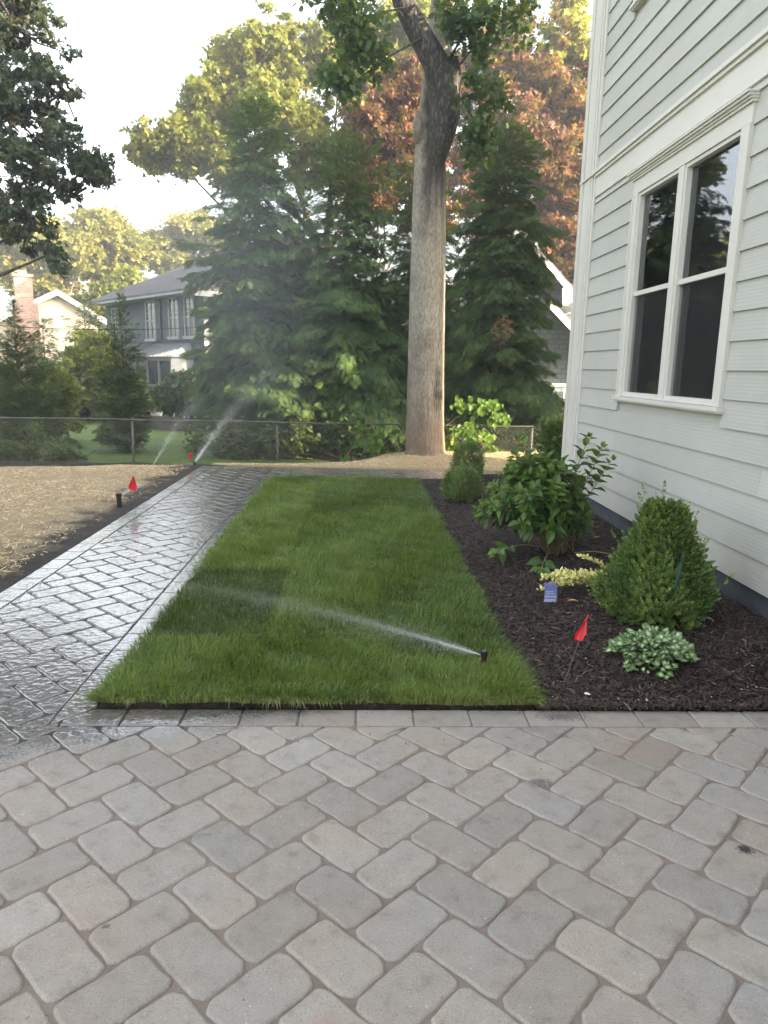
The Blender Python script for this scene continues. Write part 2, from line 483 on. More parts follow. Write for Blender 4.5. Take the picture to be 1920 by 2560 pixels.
def fibre(name, stops, rough=.85):
    m, t, b, nd, lk = newmat(name)
    lk.new(ramp(t, attr(t, 'tone'), stops), b.inputs["Base Color"])
    b.inputs["Roughness"].default_value = rough
    return m
M_MULCHF = fibre("bark_shred", [(0, (.018, .011, .009)), (.6, (.048, .029, .022)), (.93, (.095, .060, .046)), (1, (.22, .15, .11))], .7)
M_STRAWF = fibre("straw_stalk", [(0, (.28, .20, .10)), (.5, (.60, .46, .26)), (1, (.82, .69, .45))], .6)
M_MULCH = simple("bark_mulch_ground", (.022, .015, .012), .95, var=.5, nscale=30, bumpd=.02, bscale=45)
M_SOIL = simple("dark_soil", (.050, .038, .030), .95, var=.4, nscale=9, bumpd=.02, bscale=30)
M_STRAWG = simple("straw_ground", (.26, .195, .115), .95, var=.5, nscale=24, bumpd=.02, bscale=40)
M_SODSOIL = simple("sod_soil_edge", (.018, .013, .010), .95, var=.4, nscale=40, bumpd=.01, bscale=90)

def ground_mat():
    m, t, b, nd, lk = newmat("far_lawn")
    p = geo(t)
    c = ramp(t, noise(t, p, 1.2, 6, .65), [(.3, (.085, .16, .025)), (.7, (.15, .24, .04))])
    c = mixc(t, 1.0, c, ramp(t, noise(t, p, 40, 3, .8), [(.3, (.6, .6, .6)), (.7, (1.3, 1.3, 1.2))]), 'MULTIPLY')
    lk.new(c, b.inputs["Base Color"]); b.inputs["Roughness"].default_value = .8
    bump(t, b, noise(t, p, 60, 3), 1.0, .04)
    return m
M_GROUND = ground_mat()
M_RED = simple("red_flag_plastic", (.72, .02, .035), .45, var=.06)
M_WIRE = simple("rusty_wire", (.14, .10, .07), .6, metal=.3)
M_BLACKP = simple("black_plastic", (.012, .012, .013), .35, var=.2)
M_GALV = simple("galvanised_steel", (.15, .15, .145), .6, metal=.3, var=.25, nscale=14)
M_POST = simple("weathered_post", (.10, .10, .09), .7, metal=.2, var=.35, nscale=9)
M_BRASS = simple("brass", (.55, .38, .14), .3, metal=1.0)
M_CHROME = simple("chrome_tap", (.62, .63, .64), .2, metal=1.0)
M_NAIL = simple("steel_nail", (.22, .21, .20), .4, metal=.8)
M_PVC = simple("white_pipe_plastic", (.75, .76, .76), .4, var=.03)
M_WHITE = simple("white_paint", (.78, .77, .74), .5, var=.05)
M_TAG = simple("violet_tag_card", (.13, .14, .34), .35, var=.25, nscale=30)
M_TAGP = simple("pale_tag_print", (.42, .44, .62), .4)
M_DRYLEAF = simple("dry_leaf", (.42, .27, .14), .7, var=.3, nscale=30)
M_FLAGSTONE = simple("wall_stone", (.14, .115, .10), .9, var=.4, nscale=4, bumpd=.02, bscale=6)
M_OFFW = simple("muted_white_trim", (.31, .32, .325), .6, var=.08)  # even greyish white, muted for the slate blue house
M_BAYROOF = simple("grey_metal_roof", (.22, .235, .25), .5)
M_TRIM2 = simple("soft_white_trim", (.56, .56, .54), .6, var=.06)  # even white, toned down for the grey shingle house
M_LOWER = simple("pale_blue_garage_panel", (.30, .34, .37), .6)
M_FLOWER = simple("pink_petal", (.62, .28, .26), .6, var=.3, nscale=20)

def water_mat():
    m, t, b, nd, lk = newmat("spray_water")
    d = nd.new("ShaderNodeBsdfDiffuse"); d.inputs[0].default_value = (.92, .95, .97, 1)
    g = nd.new("ShaderNodeBsdfGlossy"); g.inputs["Roughness"].default_value = .2
    tl = nd.new("ShaderNodeBsdfTranslucent"); tl.inputs[0].default_value = (.92, .95, .97, 1)
    tr = nd.new("ShaderNodeBsdfTransparent")
    a = nd.new("ShaderNodeMixShader"); a.inputs[0].default_value = .5
    lk.new(d.outputs[0], a.inputs[1]); lk.new(tl.outputs[0], a.inputs[2])
    c = nd.new("ShaderNodeMixShader"); c.inputs[0].default_value = .25
    lk.new(a.outputs[0], c.inputs[1]); lk.new(g.outputs[0], c.inputs[2])
    e = nd.new("ShaderNodeMixShader"); e.inputs[0].default_value = .6
    lk.new(c.outputs[0], e.inputs[1]); lk.new(tr.outputs[0], e.inputs[2])
    lk.new(e.outputs[0], nd["Material Output"].inputs[0])
    return m
M_WATER = water_mat()

def brick_mat(name, c1, c2, mortar, scale, rowh=.25, bw=.5, msize=.02, vert='XZ'):
    m, t, b, nd, lk = newmat(name)
    tc = t.nodes.new("ShaderNodeTexCoord")
    s = t.nodes.new("ShaderNodeSeparateXYZ"); lk.new(tc.outputs["Object"], s.inputs[0])
    cb = t.nodes.new("ShaderNodeCombineXYZ")
    lk.new(mathn(t, 'ADD', s.outputs[0], s.outputs[1]), cb.inputs[0]); lk.new(s.outputs[2], cb.inputs[1])
    br = t.nodes.new("ShaderNodeTexBrick"); lk.new(cb.outputs[0], br.inputs["Vector"])
    br.inputs["Color1"].default_value = (*c1, 1); br.inputs["Color2"].default_value = (*c2, 1); br.inputs["Mortar"].default_value = (*mortar, 1)
    br.inputs["Scale"].default_value = scale; br.inputs["Mortar Size"].default_value = msize
    br.inputs["Row Height"].default_value = rowh; br.inputs["Brick Width"].default_value = bw
    n = ramp(t, noise(t, tc.outputs["Object"], 3, 5), [(.3, (.8,)*3), (.7, (1.15,)*3)])
    lk.new(mixc(t, 1.0, br.outputs[0], n, 'MULTIPLY'), b.inputs["Base Color"])
    b.inputs["Roughness"].default_value = .85
    bump(t, b, br.outputs["Fac"], -.6, .01)
    return m
M_BRICK = brick_mat("chimney_brick", (.22, .10, .07), (.34, .21, .15), (.36, .32, .28), 3.0, .25, .7, .03)
M_GREYSH = brick_mat("slate_grey_shingle", (.075, .088, .105), (.10, .115, .13), (.03, .035, .04), 1.0, .17, .28, .012)
M_ROOF = brick_mat("asphalt_roof_shingle", (.085, .08, .082), (.125, .115, .115), (.06, .055, .055), 1.0, .16, .35, .01)
M_ROOFB = brick_mat("tan_roof_shingle", (.22, .17, .115), (.27, .21, .14), (.14, .11, .08), 1.0, .16, .35, .01)
M_CLAP = simple("slate_blue_clapboard", (.062, .075, .085), .7, var=.12, nscale=2)
M_CREAM = simple("cream_siding", (.66, .57, .42), .7, var=.05)
M_PALEGREY = simple("pale_grey_panel", (.50, .54, .56), .6)
M_FARGLASS = simple("far_window_glass", (.06, .075, .08), .08, var=.3, nscale=2, spec=.8)

def SS(a, b, x):
    t = np.clip((np.asarray(x, float)-a)/(np.asarray(b, float)-a), 0, 1); return t*t*(3-2*t)

def gz(x, y):
    """height of the terrain"""
    x = np.asarray(x, float); y = np.asarray(y, float)
    left = 1-SS(-1.5, 1.5, x)
    edge = np.maximum(10.75+.35*(x+2.3)*(x < -2.3), 8.5)
    z = -.33*SS(edge, 13.1, y)*left
    z = z*(1-SS(13.1, 14.2, y))+(-.33)*SS(13.1, 14.2, y)
    z = z-.27*SS(14, 27, y)-.5*SS(26, 34, y)
    return z

# ================================================================== GROUND
def grid(name, xs, ys, zf, mat, kind='structure'):
    X, Y = np.meshgrid(xs, ys)
    Z = zf(X, Y)
    v = np.stack([X, Y, Z], -1).reshape(-1, 3)
    nx, ny = len(xs), len(ys)
    i = np.arange((ny-1)*nx).reshape(ny-1, nx)[:, :-1].ravel()
    l = np.stack([i, i+1, i+nx+1, i+nx], 1).ravel()
    o = mesh_obj(name, v, None, mat, sizes=np.full(len(i), 4), loops=l, smooth=True)
    return tag(o, kind=kind)

def wob(X, Y, a, s, seed=0):
    r = np.random.default_rng(seed); z = np.zeros_like(X, dtype=float)
    for k in range(7):
        f = s*(1+k*.8); th = r.random()*6.28; ph = r.random()*6.28
        z += a/(1+k*.6)*np.sin(f*(X*math.cos(th)+Y*math.sin(th))+ph)
    return z

def ground_z(X, Y):
    z = gz(X, Y)+wob(X, Y, .03, .35, 3)*SS(14, 30, Y)
    near = (1-SS(13.0, 13.6, Y))
    return z-.07*near
grid("ground", np.concatenate([np.linspace(-160, -20, 15)[:-1], np.linspace(-20, 20, 81), np.linspace(20, 160, 15)[1:]]),
     np.concatenate([np.linspace(-40, 8, 17)[:-1], np.linspace(8, 40, 97), np.linspace(40, 260, 23)[1:]]), ground_z, M_GROUND)

# straw covered soil left of the path and behind it
def straw_soil():
    m, t, b, nd, lk = newmat("straw_over_soil")
    p = geo(t)
    s = t.nodes.new("ShaderNodeSeparateXYZ"); lk.new(p, s.inputs[0])
    d = mathn(t, 'SUBTRACT', -2.33, s.outputs[0])
    n = noise(t, p, 3.2, 5, .65)
    dl = mathn(t, 'ADD', d, mathn(t, 'MULTIPLY', mathn(t, 'SUBTRACT', n, .5), 1.3))
    mr = t.nodes.new("ShaderNodeMapRange"); mr.interpolation_type = 'SMOOTHSTEP'
    mr.inputs[1].default_value = .12; mr.inputs[2].default_value = .62; lk.new(dl, mr.inputs[0])
    back = mathn(t, 'GREATER_THAN', s.outputs[0], -2.0)
    f = mathn(t, 'MAXIMUM', mr.outputs[0], back)
    far = t.nodes.new("ShaderNodeMapRange"); far.inputs[1].default_value = -.04; far.inputs[2].default_value = -.10
    far.inputs[3].default_value = 1; far.inputs[4].default_value = 0; lk.new(s.outputs[2], far.inputs[0])
    f = mathn(t, 'MULTIPLY', f, far.outputs[0])
    soil = ramp(t, noise(t, p, 22, 6, .7), [(.3, (.018, .014, .012)), (.6, (.045, .035, .028)), (.8, (.10, .08, .055))])
    st = ramp(t, noise(t, mapping(t, p, (40, 90, 1)), 1.0, 6, .75), [(.32, (.14, .10, .055)), (.5, (.40, .31, .18)), (.68, (.62, .50, .31))])
    lk.new(mixc(t, f, soil, st), b.inputs["Base Color"])
    b.inputs["Roughness"].default_value = .9
    bump(t, b, noise(t, p, 55, 6, .7), 1.0, .03)
    return m
M_STS = straw_soil()
grid("straw_ground", np.linspace(-14, -2.325, 110), np.linspace(-3, 13.35, 150),
     lambda X, Y: gz(X, Y)-.004+wob(X, Y, .007, 5, 1)*SS(0, .4, -2.33-X)+.02*SS(0, 1, -2.33-X), M_STS)
grid("straw_ground.001", np.linspace(-2.33, 7, 90), np.linspace(10.872, 13.4, 40),
     lambda X, Y: gz(X, Y)-.006+(wob(X, Y, .008, 5, 2)+.045)*SS(10.9, 11.5, Y)*SS(-2.6, .5, X), M_STS)

def bed_z(X, Y):
    return .012+.115*SS(.75, 2.3, X)*SS(2.97, 3.5, Y)+wob(X, Y, .006, 4, 5)*SS(.8, 1.0, X)*SS(3.0, 3.2, Y)
o = grid("mulch_bed", np.linspace(.78, 2.42, 60), np.linspace(2.996, 9.715, 220), bed_z, M_MULCH)
grid("mulch_bed.001", np.linspace(2.42, 5.2, 30), np.linspace(8.05, 9.715, 30), bed_z, M_MULCH)

# bark shreds, straw stalks
STRIP = [(-.5, 0, 0), (-.12, .5, .15), (.5, .5, 0), (.5, -.3, 0), (0, -.5, .18), (-.5, -.3, 0)]
def strips(name, P, L, W, mat, tone, tilt=.25, mainang=None):
    n = len(P)
    th = rng.random(n)*6.283
    d = np.stack([np.cos(th), np.sin(th), rng.normal(size=n)*tilt], -1)
    nr = norm(np.stack([rng.normal(size=n)*.35, rng.normal(size=n)*.35, np.ones(n)], -1))
    M = frames(np.cross(nr, d), nr)            # x along the stalk
    tv = np.array([(-.5, -.5, 0), (0, -.5, 0), (.5, -.35, 0), (.5, .35, 0), (0, .5, 0), (-.5, .5, 0)], float)
    S = np.stack([L, W, np.ones(n)], -1)
    tvs = tv[None]*S[:, None, :]
    tvs[:, [1, 4], 2] += (rng.random(n)*.10*L)[:, None]
    v = np.einsum('mij,mnj->mni', M, tvs)+P[:, None, :]
    tf = [(0, 1, 4, 5), (1, 2, 3, 4)]
    loops = (np.array([0, 1, 4, 5, 1, 2, 3, 4])[None]+(np.arange(n)*6)[:, None]).ravel()
    return mesh_obj(name, v.reshape(-1, 3), None, mat, sizes=np.full(2*n, 4), loops=loops, attrs={'tone': np.repeat(tone, 6)})

n = 52000
Y = 2.985+6.7*rng.random(n)**1.8; X = .82+1.6*rng.random(n); X = np.where(Y > 8.1, .82+3.5*rng.random(n), X)
P = np.stack([X, Y, bed_z(X, Y)+.003+.010*rng.random(n)], -1)
o = strips("bark_mulch", P, .015+.045*rng.random(n)**1.5, .003+.005*rng.random(n), M_MULCHF, rng.random(n)**1.2)
tag(o, "dark brown shredded bark spread over the planting bed", "bark mulch", kind='stuff')

n = 130000
X = -2.42-7.5*rng.random(n)**1.35; Y = 3.3+8.2*rng.random(n)
lim = np.maximum(10.9+.35*(X+2.3), 8.6)
keep = (Y < lim)
wn = wob(X, Y, .22, 1.4, 8)+wob(X, Y, .12, 5, 9)
keep &= rng.random(n) < np.clip(((-2.33-X)-.22+wn*.8)/.5, .05, 1)*np.clip(.62+wob(X, Y, .35, 2.6, 12), .12, 1)
X, Y = X[keep], Y[keep]
n2 = 30000
X2 = -2.2+7*rng.random(n2); Y2 = 10.95+2.1*rng.random(n2)**1.2
k2 = (gz(X2, Y2) > -.10) & (rng.random(n2) < np.clip(.85+wob(X2, Y2, .25, 3, 13), .2, 1))
X = np.concatenate([X, X2[k2]]); Y = np.concatenate([Y, Y2[k2]])
n = len(X)
Z = gz(X, Y)+.012+.018*rng.random(n)+np.where(X > -2.3, .035*SS(10.9, 11.5, Y)*SS(-2.6, .5, X), .012)
o = strips("straw_mulch", np.stack([X, Y, Z], -1),   .015+.05*rng.random(n)**1.5, .0025+.0035*rng.random(n), M_STRAWF, np.clip(rng.normal(.55, .28, n), 0, 1), tilt=.18)
tag(o, "pale straw scattered over bare soil beside the path and round the oak", "straw", kind='stuff')

# ================================================================== PAVING
Wp, Lp = .1594, .2524
O2 = np.array([.1116, 1.3557])
U2 = np.array([math.cos(R(45)), math.sin(R(45))]); V2 = np.array([-U2[1], U2[0]])
XL, XI, YP, YB0, YB1, XR = -2.17, -1.285, 2.838, 9.87, 10.72, 2.335
REG = [(XL, XR, -3.0, YP), (XL, XI, YP, YB0), (XL, 6.0, YB0, YB1)]

def rrect(w, h, r, nseg=5, jit=.0016):
    pts = []
    rr = [r*(.75+.6*random.random()) for _ in range(4)]
    for ci, (cx, cy, a0) in enumerate(((w, 0, -90), (w, h, 0), (0, h, 90), (0, 0, 180))):
        q = rr[ci]; ox = cx-q if cx else q; oy = cy-q if cy else q
        for k in range(nseg+1):
            a = R(a0+90*k/nseg); pts.append((ox+q*math.cos(a), oy+q*math.sin(a)))
        # points along the following side
        nx_, ny_ = ((w, h), (0, h), (0, 0), (w, 0))[ci]
    out = []
    for i in range(len(pts)):
        a, b = np.array(pts[i]), np.array(pts[(i+1) % len(pts)])
        out.append(a)
        L = np.linalg.norm(b-a)
        k = int(L/.022)
        for j in range(1, k): out.append(a+(b-a)*j/k)
    out = np.array(out)
    ph = [random.random()*6.28 for _ in range(4)]
    c = out.mean(0); d = norm(out-c)
    s = np.arange(len(out))/len(out)*6.283
    off = jit*(np.sin(5*s+ph[0])+.8*np.sin(9*s+ph[1])+.6*np.sin(14*s+ph[2]))+rng.normal(size=len(out))*jit*.12
    return out+d*off[:, None]

def clip(poly, reg):
    x0, x1, y0, y1 = reg
    for ax, val, sg in ((0, x0, 1), (0, x1, -1), (1, y0, 1), (1, y1, -1)):
        if len(poly) == 0: return poly
        out = []
        for i in range(len(poly)):
            a, b = poly[i], poly[(i+1) % len(poly)]
            da, db = sg*(a[ax]-val), sg*(b[ax]-val)
            if da >= 0: out.append(a)
            if (da >= 0) != (db >= 0): out.append(a+(b-a)*da/(da-db))
        poly = np.array(out)
    return poly

def add_paver(mb, poly, tone, bev=.009, zoff=0.0):
    poly = np.array(poly)
    keep = [0]
    for i in range(1, len(poly)):
        if np.linalg.norm(poly[i]-poly[keep[-1]]) > .0025: keep.append(i)
    poly = poly[keep]
    if len(poly) < 4: return
    a = poly; b = np.roll(poly, -1, 0)
    area = .5*np.sum(a[:, 0]*b[:, 1]-b[:, 0]*a[:, 1])
    if abs(area) < 4e-4: return
    t = norm(np.roll(poly, -1, 0)-np.roll(poly, 1, 0)); nrm = np.stack([-t[:, 1], t[:, 0]], 1)*(1 if area > 0 else -1)
    c = poly.mean(0)
    tx, ty = random.gauss(0, .004), random.gauss(0, .004)
    def ring(ins, z):
        q = poly+nrm*ins
        return np.column_stack([q, z+zoff+(q[:, 0]-c[0])*tx+(q[:, 1]-c[1])*ty])
    rings = [ring(0, -.030), ring(0, -.0070), ring(bev*.25, -.0036), ring(bev*.65, -.0012), ring(bev*1.15, -.0002)]
    n = len(poly); F = []
    for k in range(len(rings)-1):
        for i in range(n):
            q = (k*n+i, k*n+(i+1) % n, (k+1)*n+(i+1) % n, (k+1)*n+i)
            F.append(q if area > 0 else q[::-1])
    top = tuple((len(rings)-1)*n+i for i in range(n))
    F.append(top if area > 0 else top[::-1])
    mb.add(np.concatenate(rings), F, tone)

def in_reg(pts):
    ok = np.zeros(len(pts), bool)
    for x0, x1, y0, y1 in REG:
        ok |= (pts[:, 0] >= x0) & (pts[:, 0] <= x1) & (pts[:, 1] >= y0) & (pts[:, 1] <= y1)
    return ok

patio, path = MB(), MB()
g = .0024
for i in range(-30, 40):
    for k in range(-60, 90):
        for kind in (0, 1):
            if kind == 0: o_ = np.array([k*Wp+i*Lp, k*Wp-i*Lp]); wh = (Lp, Wp)
            else: o_ = np.array([k*Wp+i*Lp, (k+1)*Wp-i*Lp]); wh = (Wp, Lp)
            cc = O2+(o_[0]+wh[0]/2)*U2+(o_[1]+wh[1]/2)*V2
            if not any(x0-.2 < cc[0] < x1+.2 and y0-.2 < cc[1] < y1+.2 for x0, x1, y0, y1 in REG): continue
            if cc[1] < -1.2 or cc[0] > 5.5: continue
            pl = rrect(wh[0]-2*g, wh[1]-2*g, .032)+np.array([g, g])+o_
            pl = O2+pl[:, :1]*U2+pl[:, 1:]*V2
            tone = random.random()
            ok = in_reg(pl)
            zo = random.gauss(0, .0013)
            if ok.all():
                add_paver(patio if cc[1] < YP else path, pl, tone, zoff=zo)
            elif ok.any():
                for q, rg in enumerate(REG):
                    r2 = (rg[0]+.002, rg[1]-.002, rg[2]+(.0 if q == 0 else .002), rg[3]-.002)
                    c2 = clip(pl, r2)
                    if len(c2) > 3: add_paver(patio if q == 0 else path, c2, tone, bev=.006, zoff=zo)
patio.build("patio", M_PAVE, smooth=True)['kind'] = 'structure'
path.build("garden_path", M_PAVE, smooth=True)['kind'] = 'structure'

def strip_course(mb, x0, x1, y0, y1, along, first, mitre=None):
    L = .2505
    a0, a1 = (x0, x1) if along == 'x' else (y0, y1)
    k = math.floor((a0-first)/L)
    while True:
        s, e = first+k*L, first+(k+1)*L
        k += 1
        if s >= a1-.01: break
        s, e = max(s, a0), min(e, a1)
        if e-s < .03: continue
        if along == 'x': pl = rrect(e-s-.004, y1-y0-.003, .008, 2, .0007)+np.array([s+.002, y0+.0015])
        else: pl = rrect(x1-x0-.003, e-s-.004, .008, 2, .0007)+np.array([x0+.0015, s+.002])
        if mitre is not None:
            (px, py), (nx, ny) = mitre
            out = []
            for i in range(len(pl)):
                a, b = pl[i], pl[(i+1) % len(pl)]
                da, db = (a[0]-px)*nx+(a[1]-py)*ny, (b[0]-px)*nx+(b[1]-py)*ny
                if da >= 0: out.append(a)
                if (da >= 0) != (db >= 0): out.append(a+(b-a)*da/(da-db))
            pl = np.array(out)
            if len(pl) < 4: continue
        add_paver(mb, pl, random.random(), bev=.006)
edge = MB()
strip_course(edge, -1.30, XR, YP+.004, 2.992, 'x', -.236, mitre=((-1.285, 2.842), (.707, -.707)))
strip_course(edge, XI+.002, -1.132, YP+.004, 9.72, 'y', 2.90, mitre=((-1.285, 2.842), (-.707, .707)))
strip_course(edge, XL-.155, XL-.002, -1.2, 10.72, 'y', 2.95)
strip_course(edge, XL-.155, 5.5, YB1+.004, 10.872, 'x', 0.1)
strip_course(edge, XI+.002, 5.5, 9.722, YB0-.004, 'x', .05)
edge.build("paving_border", M_PAVE, smooth=True)['kind'] = 'structure'
sb = MB()
sb.add([(XL-.17, -3, -.0065), (XR+.03, -3, -.0065), (XR+.03, 2.994, -.0065), (XL-.17, 2.994, -.0065)], [(0, 1, 2, 3)])
sb.add([(XL-.17, 2.994, -.0065), (-1.125, 2.994, -.0065), (-1.125, 10.88, -.0065), (XL-.17, 10.88, -.0065)], [(0, 1, 2, 3)])
sb.add([(-1.125, 9.7, -.0065), (5.6, 9.7, -.0065), (5.6, 10.88, -.0065), (-1.125, 10.88, -.0065)], [(0, 1, 2, 3)])
sb.build("joint_sand", M_SAND)['kind'] = 'structure'

# ================================================================== SOD LAWN
LX0, LX1, LY0, LY1 = -1.135, .815, 3.0, 9.69
xs = np.linspace(LX0, LX1, 90); ys = np.linspace(LY0, LY1, 260)
X, Y = np.meshgrid(xs, ys)
def seam(X, Y):
    c = np.clip(((X-LX0)/.65).astype(int), 0, 2)
    off = np.array([.35, 1.05, .1])[c]
    dy = np.abs(((Y-off+.68) % 1.36)-.68)
    dx = np.minimum(np.abs(X-(LX0+.65)), np.abs(X-(LX0+1.3)))
    return np.minimum(dx, dy)
def sod_z(X, Y):
    return .021+wob(X, Y, .004, 5, 21)-.005*(1-SS(0, .05, seam(X, Y)))
Z = sod_z(X, Y)
X = X+wob(X, Y, .012, 11, 22)*((X < LX0+.01) | (X > LX1-.01)); Y = Y+.012+wob(X, Y, .010, 15, 23)*(Y < LY0+.01)
v = np.stack([X, Y, Z], -1).reshape(-1, 3)
nx, ny = len(xs), len(ys)
F = [(j*nx+i, j*nx+i+1, (j+1)*nx+i+1, (j+1)*nx+i) for j in range(ny-1) for i in range(nx-1)]
ring = [i for i in range(nx)]+[j*nx+nx-1 for j in range(1, ny)]+[(ny-1)*nx+i for i in range(nx-2, -1, -1)]+[j*nx for j in range(ny-2, 0, -1)]
bv = v[ring].copy(); bv[:, 2] = -.02
base = len(v); v = np.concatenate([v, bv])
for a in range(len(ring)):
    b_ = (a+1) % len(ring); F.append((ring[b_], ring[a], base+a, base+b_))
tag(mesh_obj("sod_soil", v, F, M_SODSOIL), kind='structure')

def patch_tone(X, Y):
    c = np.clip(((X-LX0)/.65).astype(int), 0, 2)
    off = np.array([.35, 1.05, .1])[c]
    row = np.floor((Y-off+.68)/1.36).astype(int)+6
    v_ = (np.sin(c*12.99+row*78.23+2.1)*43758.5) % 1.0
    return .16+.72*v_
n = 190000
Y = LY0+(LY1-LY0)*rng.random(n)**1.45
X = LX0-.02+(LX1-LX0+.04)*rng.random(n)+rng.normal(size=n)*.012
pt = patch_tone(X+rng.normal(size=n)*.018, Y+rng.normal(size=n)*.025)*1.25-.12
sc = np.sqrt(Y/3.2)
cl = wob(X, Y, .5, 9, 31)
ln = (.026+.036*rng.random(n))*(1+.5*(pt-.5))*(1+.25*cl)
wd = (.0024+.0018*rng.random(n))*sc
edgef = np.maximum(1-SS(0, .10, X-LX0), 1-SS(0, .10, LX1-X))
th = rng.random(n)*6.283
ang0 = wob(X, Y, 1.4, 5, 33)
lx = np.cos(th)*.55+np.cos(ang0)*.45+np.where(X < 0, -1, 1)*edgef*1.1
ly = np.sin(th)*.55+np.sin(ang0)*.45-(1-SS(0, .08, Y-LY0))*1.0*(.3+.9*np.sin(X*9+np.sin(X*23))**2)
lean = (.30+.95*rng.random(n)**1.3)[:, None]*np.stack([lx, ly], -1)
base_ = np.stack([X, Y, sod_z(X, Y)-.004], -1)
side = norm(np.stack([-lean[:, 1]+rng.normal(size=n)*.4, lean[:, 0]+rng.normal(size=n)*.4, np.zeros(n)], -1))
mid = base_+np.stack([lean[:, 0]*.22, lean[:, 1]*.22, np.full(n, .52)], -1)*ln[:, None]
tip = base_+np.stack([lean[:, 0]*.85, lean[:, 1]*.85, np.maximum(1.0-.42*np.linalg.norm(lean, axis=1), .25)], -1)*ln[:, None]
tip[:, 2] = np.maximum(tip[:, 2], base_[:, 2]+.008)
hw = side*wd[:, None]
v = np.stack([base_-hw*.5, base_+hw*.5, mid+hw*.45, mid-hw*.45, tip], 1).reshape(-1, 3)
loops = (np.array([0, 1, 2, 3, 3, 2, 4])[None]+(np.arange(n)*5)[:, None]).ravel()
tone = np.clip(.02+.80*pt+rng.normal(size=n)*.18+.14*cl-.07*(1-SS(0, .03, seam(X, Y))), 0, .93)
dry = rng.random(n) < .025+.30*(1-SS(0, .03, Y-LY0))
tone[dry] = .97+.03*rng.random(dry.sum())
o = mesh_obj("grass", v, None, L_GRASS, sizes=np.tile([4, 3], n), loops=loops, attrs={'tone': np.repeat(tone, 5)})
tag(o, "fresh green sod laid in staggered rolls between path and bed", "grass", kind='stuff')

# ================================================================== HOUSE ON THE RIGHT
HX = 2.34
def sz(z): return 1.5+(z-1.5)*1.1143
def sy(y): return y*1.1143
house = empty("clapboard_house", (HX, 2.0, 0), "pale grey lap sided house with white trim on the right", "house")
YC0, YC1 = 7.516, 7.925            # corner board
WY0, WY1 = sy(4.088), sy(5.775)    # window casing outer
WZ0, WZ1 = 1.302, 3.085
def plank(mb, y0, y1, z0, z1, tone):
    # lap: butt edge proud at the bottom, tucked in at the top
    xo, xi = HX-.026, HX-.009
    mb.add([(xo, y0, z0), (xo, y1, z0), (xi, y1, z1), (xi, y0, z1), (xi+.02, y0, z0+.001), (xi+.02, y1, z0+.001)],
           [(0, 3, 2, 1), (0, 1, 5, 4), (0, 4, 3), (1, 2, 5)], tone)
sid = MB()
Ys, Ye = -5.5, YC0
rows = [(.282+.1785*k, .282+.1785*(k+1)+.004) for k in range(16)]
rows += [(3.138, 3.195)]
up = [3.43-.0]+[3.579+.1785*k for k in range(22)]
rows += [(a, b+.004) for a, b in zip(up[:-1], up[1:])]
U0, U1 = sz(4.26), sz(4.26)+1.5
UY0, UY1 = sy(4.45), sy(6.1)
for z0, z1 in rows:
    spans = [(Ys, Ye)]
    if z1 > WZ0+.0 and z0 < WZ1: spans = [(Ys, WY0), (WY1, Ye)]
    if z1 > U0 and z0 < U1: spans = [(Ys, UY0), (UY1, Ye)]
    for a, b in spans:
        # random butt joints along the course
        q = a
        while q < b-.01:
            e = min(b, q+3.66*(.55+.45*random.random()))
            if b-e < .5: e = b
            if (z1 > WZ0 and z0 < WZ1): e = b
            plank(sid, q, e-.0025, z0, z1, random.random()); q = e
sid.build("siding", M_SIDE, house)
# the wall behind the siding, with the window openings left free; the other walls
wl = MB()
def wallrect(y0, y1, z0, z1): wl.box(HX+.004, HX+.16, y0, y1, z0, z1)
wallrect(Ys, 7.9, .285, WZ0); wallrect(Ys, WY0+.05, WZ0, WZ1); wallrect(WY1-.05, 7.9, WZ0, WZ1)
wallrect(Ys, 7.9, WZ1, U0); wallrect(Ys, UY0+.05, U0, U1); wallrect(UY1-.05, 7.9, U0, U1); wallrect(Ys, 7.9, U1, 7.25)
wl.box(HX+.17, 11.0, 7.75, 7.92, 0, 7.25); wl.box(HX+.17, 11.0, Ys, Ys+.15, 0, 7.25); wl.box(10.85, 11.0, Ys+.16, 7.74, 0, 7.25)
wl.build("wall", M_SIDE, house)
fd = MB(); fd.box(HX+.012, HX+.26, Ys, 7.88, -.3, .2835); fd.build("foundation", M_FOUND, house)
rf = MB()
rf.add([(HX-.45, Ys-.4, 7.1), (HX-.45, 8.35, 7.1), (6.7, 8.35, 10.6), (6.7, Ys-.4, 10.6), (11.45, 8.35, 7.1), (11.45, Ys-.4, 7.1)],
       [(0, 3, 2, 1), (3, 5, 4, 2), (0, 5, 3), (1, 2, 4), (0, 1, 4, 5)])
rf.build("roof", M_ROOF, house)
cb = MB()
cb.box(HX-.048, HX+.012, YC0+.055, YC1, .24, 7.1)
cb.box(HX-.036, HX+.010, YC0, YC0+.052, .26, 7.1)
cb.box(HX-.060, HX-.049, YC1-.085, YC1+.012, .24, 7.1)
cb.box(HX-.047, HX+.30, YC1+.001, YC1+.03, .24, 7.1)
cb.box(HX-.056, HX-.0485, YC0+.10, YC0+.135, .25, 7.1)
cb.build("corner_board", M_TRIM, house)
bd = MB()
bd.box(HX-.030, HX+.003, Ys, YC0-.001, 3.193, 3.402)
bd.build("band_board", M_TRIM, house)
lg = MB()
lg.box(HX-.068, HX+.003, Ys, YC1+.02, 3.4025, 3.432)
lg.box(HX-.050, HX-.0305, Ys, YC0-.001, 3.376, 3.402)
lg.build("drip_ledge", M_TRIM, house)

